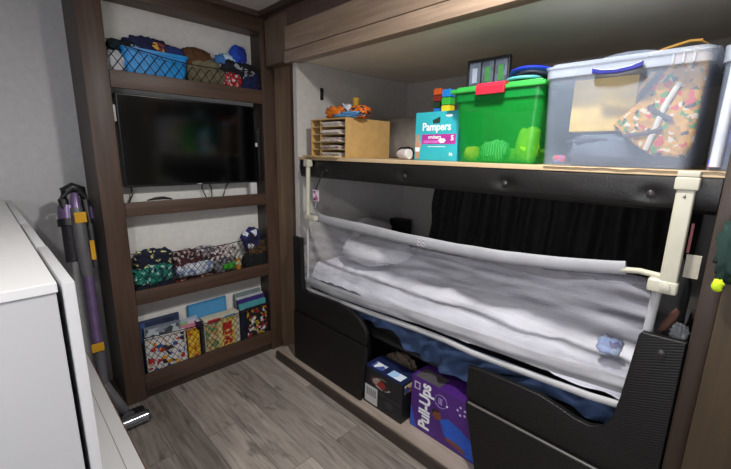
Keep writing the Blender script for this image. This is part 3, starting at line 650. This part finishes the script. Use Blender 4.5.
# cardboard organizer
og = thing('cardboard_organizer', 'tan cardboard paper organizer with open slots on the upper bunk', 'organizer', (1.55, 1.67, ZS))
x0, x1, y0, y1, z1 = 1.362, 1.705, 1.525, 1.825, 1.597
finish('case', B().box(x0, x1, y0, y0+.006, ZS, z1).box(x0, x1, y1-.006, y1, ZS, z1).box(x0, x1, y0+.006, y1-.006, z1-.006, z1).box(x0, x1, y0+.006, y1-.006, ZS, ZS+.006).box(x1-.006, x1, y0+.006, y1-.006, ZS+.006, z1-.006), M_CARD, og)
for k in range(1, 5): finish('divider', B().box(x0+.004, x1-.008, y0+.007, y1-.007, ZS+k*.041, ZS+k*.041+.004), plain('c7ab7c', .85), og)
finish('divider', B().box(x0+.002, x1-.1, y1-.085, y1-.081, ZS+.007, z1-.007), plain('a98a58', .85), og)
pc = ['d8d2cb', 'c9bfae', '7a2c38', 'cfc5b8', 'd6cfc8']
for k in range(5):
    zb = ZS+k*.041+(.0065 if k == 0 else .0045)
    b = B()
    for j in range(4):
        q = Matrix.Translation((1.52, 1.655, zb+.003+j*.005)) @ Matrix.Rotation(random.uniform(-.05, .05), 4, 'Z')
        b.box(-.148-random.uniform(0, .02), .14, -.075, .075, -.002, .002, M=q)
    tag(finish('paper_stack', b, pattern([pc[k], 'd8d3cc', pc[(k+1) % 5], 'c8c0b4'], 60, stretch=(1, 1, 9)), None, (1.5, 1.655, zb)),
        'stack of papers in the %s slot of the cardboard organizer' % ['lowest', 'second lowest', 'middle', 'second highest', 'highest'][k], 'papers', 'papers in the cardboard organizer')
single('cardboard_sheet', 'tan board lying in front of the organizer and jutting over the edge', 'board', B().box(1.305, 1.36, 1.55, 1.83, ZS, ZS+.008, .001), plain('bb9e70', .8), (1.33, 1.68, ZS))
# toys on the organizer
zt = z1+.0005
def toy(label, px0, px1, py0, py1, x, hx, mat, seed, name='toy_figure', zb=None, amp=.3, **k):
    a = at(px0, py1, 'x', x); c = at(px1, py0, 'x', x); zb = a.z if zb is None else zb
    return single(name, label, 'toy', B().lump((x, (a.y+c.y)/2, zb), (hx, abs(a.y-c.y)/2, (c.z-zb)/2), seed, amp, k.get('fs', 1.3), 26, .8), mat, (x, (a.y+c.y)/2, zb), None, 3.2)
toy('orange plastic toy dinosaur on the left of the organizer', 325, 346, 103, 113, 1.44, .04, plain('d9741c', .45), 61, 'toy_dinosaur', zt, .55)
toy('light blue toy plane lying on the organizer', 332, 366, 109, 117, 1.43, .04, plain('5f98cc', .45), 62, 'toy_plane', zt, .5)
toy('white and dark toy figure in the middle on the organizer', 340, 352, 101, 112, 1.48, .03, pattern(['d4d6da', '2a2c40', 'b4b8c8'], 50), 63, 'toy_figure', zt, .5)
toy('orange and black toy animal on the right of the organizer', 351, 370, 103, 117, 1.46, .05, pattern(['cf641c', 'd97020', '241a18', 'd9741c'], 40), 64, 'toy_animal', zt, .45)
p = at(356, 100, 'x', 1.52)
t = thing('toy_bottle', 'tall ochre yellow toy bottle standing behind the toys on the organizer', 'toy', (1.52, p.y, zt))
finish('body', B().lathe([(.016, 0), (.017, .06), (.013, .065), (.017, .07), (.021, .115), (.018, .118)], (1.52, p.y, zt)), plain('b58a2a', .4), t, smooth=.7)
finish('collar', B().lathe([(.0185, .0), (.0185, .03), (.017, .032)], (1.52, p.y, zt)), plain('2a2420', .5), t, smooth=.7)
# grey box and small items deeper on the bunk
single('grey_cushion', 'grey padded cushion behind the cardboard organizer', 'cushion', B().lump((1.93, 1.60, ZS), (.09, .26, .13), 65, .06, 1, 30, .45), plain('8d857d', .9), (1.93, 1.60, ZS), smooth=3.2)
p = at(393, 152, 'x', 1.60); single('black_pouch', 'small black pouch right of the cardboard organizer', 'pouch', B().lump((1.66, 1.36, ZS), (.04, .045, .035), 66, .2), M_BLACK, (1.66, 1.36, ZS), smooth=3.2)
a = at(399, 153, 'x', 1.42)
t = thing('clear_jar', 'small translucent jar lying on its side beside the blue diaper box', 'jar', (1.42, 1.19, ZS))
finish('body', B().tube([(1.47, 1.245, ZS+.026), (1.465, 1.225, ZS+.026), (1.46, 1.185, ZS+.026)], [.018, .0255, .0255], 18), plastic_clear('cfc5c4', .75), t, smooth=.7)
finish('cap', B().tube([(1.46, 1.1845, ZS+.026), (1.46, 1.172, ZS+.026)], .024, 18), plain('d9d4d0', .5), t, smooth=.7)
# blue diaper box
dx = 1.45
db = thing('diaper_box', 'turquoise diaper carton with magenta band on the upper bunk', 'box', (1.55, 1.02, ZS))
y0, y1, z1 = .906, 1.135, 1.602
finish('carton', B().box(dx, 1.66, y0, y1, ZS, z1, .002), plain('2fa9b5', .5, .04), db)
WH = plain('e6ecee', .5, .02); MG = plain('a83191', .5)
decal('magenta_band', rect(.915, 1.095, 1.462, 1.505), dx, MG, db)
text('Pampers', .048, (dx-.0004, 1.095, 1.522), (0, -1, 0), (0, 0, 1), WH, db, bold=.0012, sx=.92)
text('cruisers', .022, (dx-.0012, 1.06, 1.486), (0, -1, 0), (0, 0, 1), WH, db, bold=.0004)
text('5', .03, (dx-.0012, .940, 1.478), (0, -1, 0), (0, 0, 1), WH, db, bold=.001)
text('74', .017, (dx-.0004, .945, 1.412), (0, -1, 0), (0, 0, 1), WH, db, bold=.001)
text('swaddlers', .014, (dx-.0004, .985, 1.574), (0, -1, 0), (0, .12, 1), WH, db) if False else None
decal('cap_mark', ell(.955, 1.583, .018, .006), dx, WH, db)
decal('white_slot', [(.995, 1.467), (.975, 1.467), (.965, 1.478), (.973, 1.486), (.997, 1.486), (1.005, 1.478)], dx-.0006, WH, db)
decal('size_strip', rect(1.005, 1.085, 1.466, 1.478), dx-.0006, plain('c86ab8', .5), db)
decal('fine_print', rect(.965, 1.06, 1.449, 1.453), dx, plain('bfe3e6', .5), db)
decal('dark_mark', [(1.00, 1.553), (1.035, 1.551), (1.04, 1.566), (1.022, 1.572), (1.0, 1.58)], dx, plain('1e3a2c', .6), db)
decal('printed_child', [(1.128, 1.395), (1.108, 1.395), (1.105, 1.43), (1.098, 1.455), (1.104, 1.475), (1.108, 1.482), (1.106, 1.50), (1.118, 1.508), (1.128, 1.50), (1.126, 1.482), (1.131, 1.46), (1.129, 1.43)], dx-.0007, plain('b98a72', .6), db)
decal('printed_diaper', [(1.129, 1.428), (1.106, 1.428), (1.104, 1.447), (1.13, 1.447)], dx-.0014, WH, db)
# toy blocks on the box
cols = {'r': 'c2521e', 'b': '1f78c8', 'g': '37a23a', 'y': 'd6c42c', 'k': '223a24', 'd': '7a2a20'}
def block(c, px, py, x, lab, w=.026):
    p = at(px, py, 'x', x); t = thing('toy_block', lab, 'toy block', (x, p.y, p.z-.015), 'toy bricks on the diaper carton')
    finish('brick', B().box(x-.02, x+.02, p.y-w, p.y+w, p.z-.0155, p.z+.0135, .001), plain(cols[c], .35), t)
    for s in (-1, 1):
        for r_1 in (-1, 1):
            finish('stud', B().lathe([(.006, 0), (.006, .004)], (x+r_1*.01, p.y+s*w*.5, p.z+.0135), 10), plain(cols[c], .35), t)
for k, (c, lab) in enumerate((('y', 'yellow toy brick at the bottom of the tall stack'), ('g', 'green toy brick in the middle of the tall stack'), ('b', 'blue toy brick on top of the tall stack'))):
    p = at(448, 107, 'x', 1.52); zz = z1+.0165+k*.0335
    t = thing('toy_block', lab, 'toy block', (1.52, p.y, zz-.016), 'toy bricks on the diaper carton')
    finish('brick', B().box(1.50, 1.54, p.y-.022, p.y+.022, zz-.016, zz+.0135, .001), plain(cols[c], .35), t)
    finish('studs', B().lathe([(.006, 0), (.006, .004)], (1.51, p.y-.011, zz+.013), 10).lathe([(.006, 0), (.006, .004)], (1.51, p.y+.011, zz+.013), 10).lathe([(.006, 0), (.006, .004)], (1.53, p.y-.011, zz+.013), 10).lathe([(.006, 0), (.006, .004)], (1.53, p.y+.011, zz+.013), 10), plain(cols[c], .35), t)
for k, (c, lab) in enumerate((('b', 'small blue toy brick left of the yellow one'), ('k', 'dark green toy brick left of the stack'), ('d', 'dark red toy brick left of the stack'), ('r', 'orange toy brick at the top left of the stack'))):
    p = at(437.5, 108, 'x', 1.56); zz = z1+.0145+k*.0295; yy = p.y+(.0 if k else -.006)
    t = thing('toy_block', lab, 'toy block', (1.57, yy, zz-.014), 'toy bricks on the diaper carton')
    finish('brick', B().box(1.55, 1.59, yy-.02, yy+.02, zz-.014, zz+.0115, .001), plain(cols[c], .35), t)
    finish('studs', B().lathe([(.006, 0), (.006, .0035)], (1.56, yy-.01, zz+.011), 10).lathe([(.006, 0), (.006, .0035)], (1.56, yy+.01, zz+.011), 10), plain(cols[c], .35), t)
# green bin
GR = plastic_clear('149a38', .36); GRL = plain('35a044', .35)
gb = thing('green_storage_bin', 'translucent green storage bin with red latch on the upper bunk', 'storage bin', (1.60, .70, ZS))
finish('tub', B().tub(1.395, 1.86, .545, .900, ZS, 1.655, .022, .018, .003, .03), GR, gb, smooth=.8)
finish('tub_band', B().tub(1.388, 1.867, .541, .906, 1.625, 1.655, .002, .002, .007, .03), plastic_clear('12883a', .6), gb, smooth=.8)
finish('lid', B().box(1.378, 1.877, .536, .912, 1.656, 1.672, .006, 3).box(1.40, 1.855, .555, .893, 1.672, 1.682, .004, 2), GRL, gb, smooth=.6)
y_l, y_r = at(477, 86, 'x', 1.372).y, at(505, 86, 'x', 1.372).y
la = finish('latch', B().prism([(1.364, 1.642), (1.374, 1.642), (1.378, 1.664), (1.40, 1.676), (1.398, 1.685), (1.372, 1.682), (1.362, 1.668)], 'y', y_r, y_l, .002), plain('c2263a', .35), gb); la['label'] = 'red latch'
gx = 1.45
for nm, lab, cc, rr_, mm in (('toy_ball', 'bright lime green soft ball in the green bin', (1.455, .605, ZS+.005), (.042, .048, .07), plain('a4e61c', .6, emit=0)),
                        ('soft_toy', 'pale green striped soft toy lying in the green bin', (1.455, .735, ZS+.005), (.04, .062, .045), stripes('7fe08a', '3fb060', 30, 'y')),
                        ('soft_toy', 'yellow soft toy at the left in the green bin', (1.455, .835, ZS+.005), (.035, .035, .032), plain('d8e62c', .7))):
    single(nm, lab, 'toy', B().lump(cc, rr_, hash(lab[:3]) % 9 if False else len(lab) % 9, .2, 1.2, 26, .8), mm, cc, smooth=3.2)
single('folded_cloth', 'yellow green cloth spread over the bottom of the green bin', 'cloth', B().lump((1.60, .70, ZS+.004), (.12, .14, .030), 71, .2, 1.5, 30, .6), plain('8fd63c', .8), (1.60, .70, ZS+.004), smooth=3.2)
# picture frame and blue hoop on the green bin
a, c = at(467, 82, 'x', 1.50), at(511, 55, 'x', 1.50)
fr = thing('game_frame', 'black framed panel with three grey windows on the green bin', 'frame', (1.50, (a.y+c.y)/2, 1.683))
zf = c.z+.004
finish('frame', B().box(1.495, 1.515, c.y, a.y, 1.683, zf, .003), plain('14161c', .5), fr)
wy = (a.y-c.y-.02)/3
for k in range(3):
    ya = c.y+.008+k*(wy+.002)
    finish('window', B().box(1.4935, 1.495, ya, ya+wy-.006, 1.69, zf-.014), pattern(['4a5060', '3c4250', '565d6e'], 20), fr)
    finish('green_mark', B().box(1.4925, 1.4935, ya+wy*.25, ya+wy*.25+wy*.4, 1.71, zf-.035), plain('2f6e34' if k < 2 else '8a90a0', .6), fr)
single('dark_box', 'small dark brown box left of the black framed panel', 'box', B().box(1.53, 1.57, a.y-.005, a.y+.02, 1.683, zf-.03, .002), plain('3a2c28', .7), (1.55, a.y+.015, 1.683))
c = at(533, 70, 'x', 1.47)
hp = thing('sun_hat', 'dark blue sun hat with teal band lying on the green bin', 'hat', (1.49, c.y, 1.683))
finish('crown', B().lump((1.50, c.y, 1.684), (.07, .06, .03), 72, .1, 1, 26, .9), plain('16202e', .7), hp, smooth=3.2)
finish('brim', B().tube([(1.485+.08*math.cos(t_), c.y+.075*math.sin(t_), 1.698+.012*math.cos(t_+PI)+.012) for t_ in [k*PI/12 for k in range(24)]], .008, 8, closed=True, flat=1.5), plain('1a2fae', .4), hp, smooth=.9)
finish('teal_band', B().tube([(1.45+.05*math.cos(t_), c.y+.02+.06*math.sin(t_), 1.692) for t_ in [PI*.4+k*PI/14 for k in range(16)]], .006, 8), plain('4f9aa0', .5), hp, smooth=.9)
single('brown_toy', 'small brown toy at the back beside the dark blue hat', 'toy', B().lump((1.62, .56, 1.683), (.02, .02, .014), 73, .3), plain('7a4a1c', .7), (1.62, .56, 1.683), smooth=3.2)
# clear bin
CL = plastic_clear('a3b0c6', .17, .2); CLR = plastic_clear('b6bfce', .36, .3)
cb = thing('clear_storage_bin', 'large clear plastic storage bin with dark blue handle on the upper bunk', 'storage bin', (1.60, .30, ZS))
finish('tub', B().tub(1.355, 1.84, .112, .525, ZS, 1.665, .010, .010, .003, .025), CL, cb, smooth=.8)
finish('rim_band', B().tub(1.348, 1.847, .107, .529, 1.665, 1.698, .001, .001, .004, .025), CLR, cb, smooth=.8)
finish('rim', B().tub(1.342, 1.853, .102, .533, 1.694, 1.70, .001, .001, .014, .028), CLR, cb, smooth=.8)
arch = [(.225, 1.70), (.235, 1.707), (.26, 1.712), (.30, 1.714), (.335, 1.711), (.36, 1.706), (.37, 1.70)]
finish('lid', B().box(1.36, 1.835, .125, .495, 1.6945, 1.699), plastic_clear('b9c0cc', .25, .2), cb)
finish('handle_arch', B().prism(arch, 'x', 1.342, 1.346), CL, cb)
hy0, hy1 = at(641, 75, 'x', 1.335).y, at(592, 75, 'x', 1.335).y
ha = finish('handle', B().prism([(hy0, 1.683), (hy0, 1.668), (hy0+(hy1-hy0)*.2, 1.661), (hy0+(hy1-hy0)*.5, 1.657), (hy0+(hy1-hy0)*.8, 1.659), (hy1, 1.664), (hy1, 1.680), (hy0+(hy1-hy0)*.8, 1.672), (hy0+(hy1-hy0)*.5, 1.669), (hy0+(hy1-hy0)*.2, 1.674)], 'x', 1.328, 1.345, .002), plain('1a2078', .35), cb); ha['label'] = 'dark blue handle'
for k in range(3): finish('rib', B().box(1.345, 1.349, .15+k*.022, .154+k*.022, 1.668, 1.695), CLR, cb)
# contents of the clear bin
a, c = at(568, 125, 'x', 1.42), at(640, 72, 'x', 1.42)
single('yellow_carton', 'pale yellow box inside the clear bin on its left', 'box', B().box(1.43, 1.60, c.y, a.y, 1.50, 1.665, .006, M=None), plain('d9b95c', .6), (1.5, (a.y+c.y)/2, 1.50))
single('folded_cloth', 'slate blue cloth filling the bottom of the clear bin', 'cloth', B().lump((1.60, .36, ZS+.006), (.20, .115, .055), 81, .12, 1, 30, .5), plain('56606e', .9), (1.6, .36, ZS+.006), smooth=3.2)
single('folded_cloth', 'dark grey cloth lying over the slate cloth in the clear bin', 'cloth', B().lump((1.50, .39, ZS+.06), (.09, .09, .02), 82, .2, 1, 30, .7), plain('2f3440', .9), (1.5, .39, ZS+.06), smooth=3.2)
single('small_toy', 'small red and blue toy at the bottom left of the clear bin', 'toy', B().lump((1.385, .465, ZS+.008), (.01, .022, .014), 83, .2), pattern(['b8323c', '4a68b8', '8a90a0'], 60), (1.385, .465, ZS+.008), smooth=3.2)
bgm = pattern(['b58518', 'bd8c20', 'a87c1c', 'c6942a', 'b5342a', 'b38420', '3f7a3a', '9c7418', '2c2420', 'c8bda8', 'a97a1e'], 75)
bg = thing('floral_bag', 'mustard yellow floral bag with dark strap leaning inside the clear bin', 'bag', (1.42, .20, ZS+.01))
pl = [at(x, y, 'x', 1.40) for x, y in ((612, 125), (648, 92), (682, 47), (712, 52), (704, 90), (694, 140), (684, 158), (650, 155), (634, 145))]
finish('body', B().prism([(p.y, p.z) for p in pl], 'x', 1.40, 1.47, .012, 3), bgm, bg, smooth=.7)
sp = [at(x, y, 'x', 1.395) for x, y in ((645, 150), (655, 128), (665, 105), (680, 82))]
finish('white_zip', B().tube(sp, .007, 8, flat=.4), plain('c4bfb4', .6), bg, smooth=.9)
sp = [at(x, y, 'x', 1.393) for x, y in ((648, 106), (660, 114), (672, 120))]
finish('dark_strap', B().tube(sp, .006, 8, flat=.5), plain('3a3434', .8), bg, smooth=.9)
sp = [at(x, y, 'x', 1.393) for x, y in ((622, 136), (640, 134), (655, 131), (662, 128))]
finish('dark_strap', B().tube(sp, .006, 8, flat=.5), plain('4a4038', .8), bg, smooth=.9)
sp = [at(x, y, 'x', 1.44) for x, y in ((612, 126), (630, 100), (655, 72), (676, 50), (700, 38), (716, 44))]
finish('yellow_handle', B().tube(sp[:3], .006, 8, flat=.5), plain('c99a34', .7), bg, smooth=.9)
single('yellow_strap', 'yellow strap and bow lying over the far rim of the clear bin', 'strap', B().tube([(at(x, y, 'x', 1.50)) for x, y in ((628, 62), (645, 57), (668, 48), (690, 41), (703, 40), (710, 45), (704, 50), (694, 47))], .0045, 8), plain('8a6418', .7), at(660, 52, 'x', 1.50), smooth=.9)
# second clear bin at the right
Mt = Matrix.Translation((0, 0, 0))
c2 = thing('clear_storage_bin', 'clear plastic bin with purple contents at the right end of the upper bunk', 'storage bin', (1.55, -.06, ZS))
finish('tub', B().tub(1.365, 1.80, -.24, .092, ZS, 1.66, .004, .004, .003, .025), CL, c2, smooth=.8)
finish('rim', B().tub(1.358, 1.807, -.25, .097, 1.66, 1.70, .001, .001, .006, .025), CLR, c2, smooth=.8)
finish('corner_rib', B().tube([(1.372, .070, ZS+.01), (1.366, .066, 1.69)], .013, 10), plastic_clear('c6cbd6', .8), c2, smooth=.9)
b = B().lump((1.46, .052, ZS+.006), (.055, .030, .13), 91, .35, 1.4, 26, .7)
single('folded_cloth', 'dark purple cloth pressed against the side of the rightmost bin', 'cloth', b, pattern(['2f2a6c', '3d3886', '24204a', '6a62a8'], 16), (1.46, .052, ZS+.006), smooth=3.2)
single('folded_cloth', 'small blue and pink cloth low in the rightmost bin', 'cloth', B().lump((1.385, .078, ZS+.006), (.010, .008, .016), 92, .3), pattern(['3a3ab8', 'b83a6a', '5a6ac8'], 50), (1.385, .078, ZS+.006), smooth=3.2)
# dark slot on the end wall
p = at(322, 94, 'y', YE-.004)
so = thing('wall_switch', 'narrow black switch on the end wall above the cardboard organizer', 'switch', (p.x, YE-.001, p.z-.03))
finish('plate', B().box(p.x-.012, p.x+.012, YE-.005, YE-.0005, p.z-.035, p.z+.035, .002), plain('15110f', .5), so)
finish('rocker', B().box(p.x-.005, p.x+.005, YE-.009, YE-.005, p.z-.014, p.z+.014, .001), plain('231d1a', .4), so)
# ------------------------------------------------------------ boxes on the platform
ZP = .0665
x_ = 1.3225
bx = thing('dark_carton', 'dark navy carton with barcode label under the bunk', 'box', (1.40, 1.2, ZP))
y0, y1, z1 = 1.046, 1.318, .286
finish('carton', B().box(x_, 1.47, y0, y1, ZP, z1, .002), plain('15161b', .45), bx)
TZ = z1+.0006
finish('navy_top', B().box(x_+.002, 1.468, y0+.002, y1-.002, z1, TZ), plain('1a2348', .45), bx)
finish('top_print', B().box(x_+.02, x_+.075, y0+.03, y0+.12, TZ, TZ+.0005), pattern(['7fa8d4', 'c9d6e6', 'd08a30', '9cc0e4'], 16), bx)
finish('top_print', B().box(x_+.02, x_+.075, y0+.16, y0+.24, TZ, TZ+.0005), pattern(['b8c4dc', '3a4c8c', 'd8dce4'], 22), bx)
decal('barcode_label', rect(y1-.105, y1-.012, ZP+.012, ZP+.115), x_, plain('b9b9b9', .6), bx)
b = B()
for k in range(14):
    if k % 3 != 2: b.box(x_-.0012, x_-.0006, y1-.093+k*.005, y1-.0905+k*.005, ZP+.055, ZP+.10)
finish('barcode', b, M_BLACK, bx)
decal('picture', ell(1.19, .225, .075, .033), x_, pattern(['2c2420', '8a7a70', '4a1c1c', '15130f', '9a948c'], 40), bx)
decal('picture_centre', ell(1.185, .222, .026, .02), x_-.0007, plain('8a1f1c', .5), bx)
decal('round_mark', ell(1.13, .13, .03, .022), x_, plain('2a2c30', .4), bx)
decal('band', rect(y0+.003, y0+.16, .165, .168), x_, plain('3a3c44', .5), bx)
finish('side_print', B().box(x_+.02, 1.44, y0-.0006, y0, z1-.06, z1-.012), pattern(['b8762c', '2c3a6c', 'c8b49a'], 30), bx)
single('brown_paper_bag', 'crumpled brown paper lying behind the navy carton', 'paper', B().lump((1.53, 1.22, ZP), (.05, .11, .13), 95, .25, 1.3), plain('5e4f44', .85), (1.53, 1.22, ZP), smooth=.6)
x_ = 1.362
pb = thing('purple_diaper_carton', 'purple diaper carton lying on its side under the bunk', 'box', (1.5, .82, ZP))
y0, y1, z1 = .60, 1.018, .350
finish('carton', B().box(x_, 1.60, y0, y1, ZP, z1, .002), plain('451f6e', .45, .06, 6), pb)
finish('grey_flap', B().box(x_+.003, x_+.09, y1-.16, y1-.02, z1+.0002, z1+.002), plain('4c484c', .6), pb)
WW = plain('dcdce4', .5, .02)
text('Pull-Ups', .088, (x_-.0008, .905, .088), (0, 0, 1), (0, 1, 0), WW, pb, bold=.003, sx=.84)
decal('size_label', rect(.965, 1.0, .285, .325), x_, plain('b8b0c8', .5), pb)
decal('size_label', rect(.972, .993, .292, .318), x_-.0006, plain('4a2470', .5), pb)
c0 = (.845, .285); rg = [( c0[0]+.033*math.cos(k*PI/12), c0[1]+.033*math.sin(k*PI/12)) for k in range(24)]
finish('ring_mark', B().tube([(x_-.0004, a_, b_) for a_, b_ in rg], .0012, 5, closed=True), plain('9a86b8', .5), pb)
for k in range(3): decal('fine_print', rect(.838+k*.008, .842+k*.008, .268, .302), x_, plain('a896c4', .5), pb)
decal('dot', ell(.81, .277, .005, .005, 12), x_, WW, pb)
for k in range(5):
    a_ = k*2*PI/5; decal('star_mark', ell(.735+.02*math.cos(a_), .29+.02*math.sin(a_), .006, .006, 8), x_, plain('b5a8cc', .5), pb)
decal('printed_shirt', [(.845, .19), (.80, .215), (.74, .20), (.69, .175), (.64, .185), (.61, .16), (.61, .08), (.68, .075), (.74, .085), (.79, .10), (.82, .13)], x_, plain('2152b8', .6, .15, 20), pb)
decal('printed_arm', [(.80, .12), (.74, .115), (.70, .10), (.705, .085), (.75, .092), (.81, .105)], x_-.0006, plain('6a3a2a', .6), pb)
decal('printed_head', ell(.862, .205, .026, .024), x_-.0006, plain('6b3c2b', .6), pb)
decal('printed_hair', [(.885, .20), (.89, .222), (.872, .236), (.85, .232), (.855, .222), (.874, .222)], x_-.0012, plain('241612', .8), pb)
decal('corner_wave', [(1.016, .07), (.975, .07), (.99, .10), (1.008, .16), (1.016, .19)], x_, plain('2f4fae', .5), pb)
# pieces of a part hang under that part
NEST = {'stud': 'brick', 'studs': 'brick', 'cyclone_band': 'cyclone', 'roller_end': 'roller_cover', 'barcode': 'barcode_label', 'post_cap': 'post', 'post_number': 'post',
        'joint_cap': 'corner_joint', 'emblem': 'top_sleeve', 'picture': 'frame', 'window': 'frame', 'badge': 'body', 'label_band': 'body', 'printed_diaper': 'printed_child',
        'printed_hair': 'printed_head', 'rocker': 'plate', 'piping': 'seat_box', 'rib': 'rim_band', 'picture_centre': 'picture', 'socket': 'body', 'plug': 'body', 'lid_seam': 'lid',
        'edge_strip': 'lid', 'red_panel': 'shell', 'size_strip': 'magenta_band', 'white_slot': 'magenta_band', 'cover_art': 'cover', 'button_cap': 'motor_spine', 'green_mark': 'frame', 'prongs': 'body', 'handle_arch': 'rim'}
NEST_BUTTON = ('vinyl_pad', 'side_panel')
for t in [o for o in C.objects if o.parent is None and o.children]:
    last = {}
    for o in sorted(t.children, key=lambda q: _order.index(q)):
        bn = o.name.split('.')[0]
        tgt = NEST.get(bn)
        if bn == 'button': tgt = next((q for q in NEST_BUTTON if q in last), None)
        if tgt in last and not (bn == 'picture_centre'): o.parent = last[tgt]
        else: last[bn] = o
# ------------------------------------------------------------ view
SC.view_settings.view_transform = 'Standard'; SC.view_settings.look = 'None'
SC.view_settings.gamma = 1; SC.view_settings.exposure = 0.1; SC.view_settings.use_curve_mapping = False
SC.cycles.transparent_max_bounces = 16; SC.cycles.max_bounces = 8
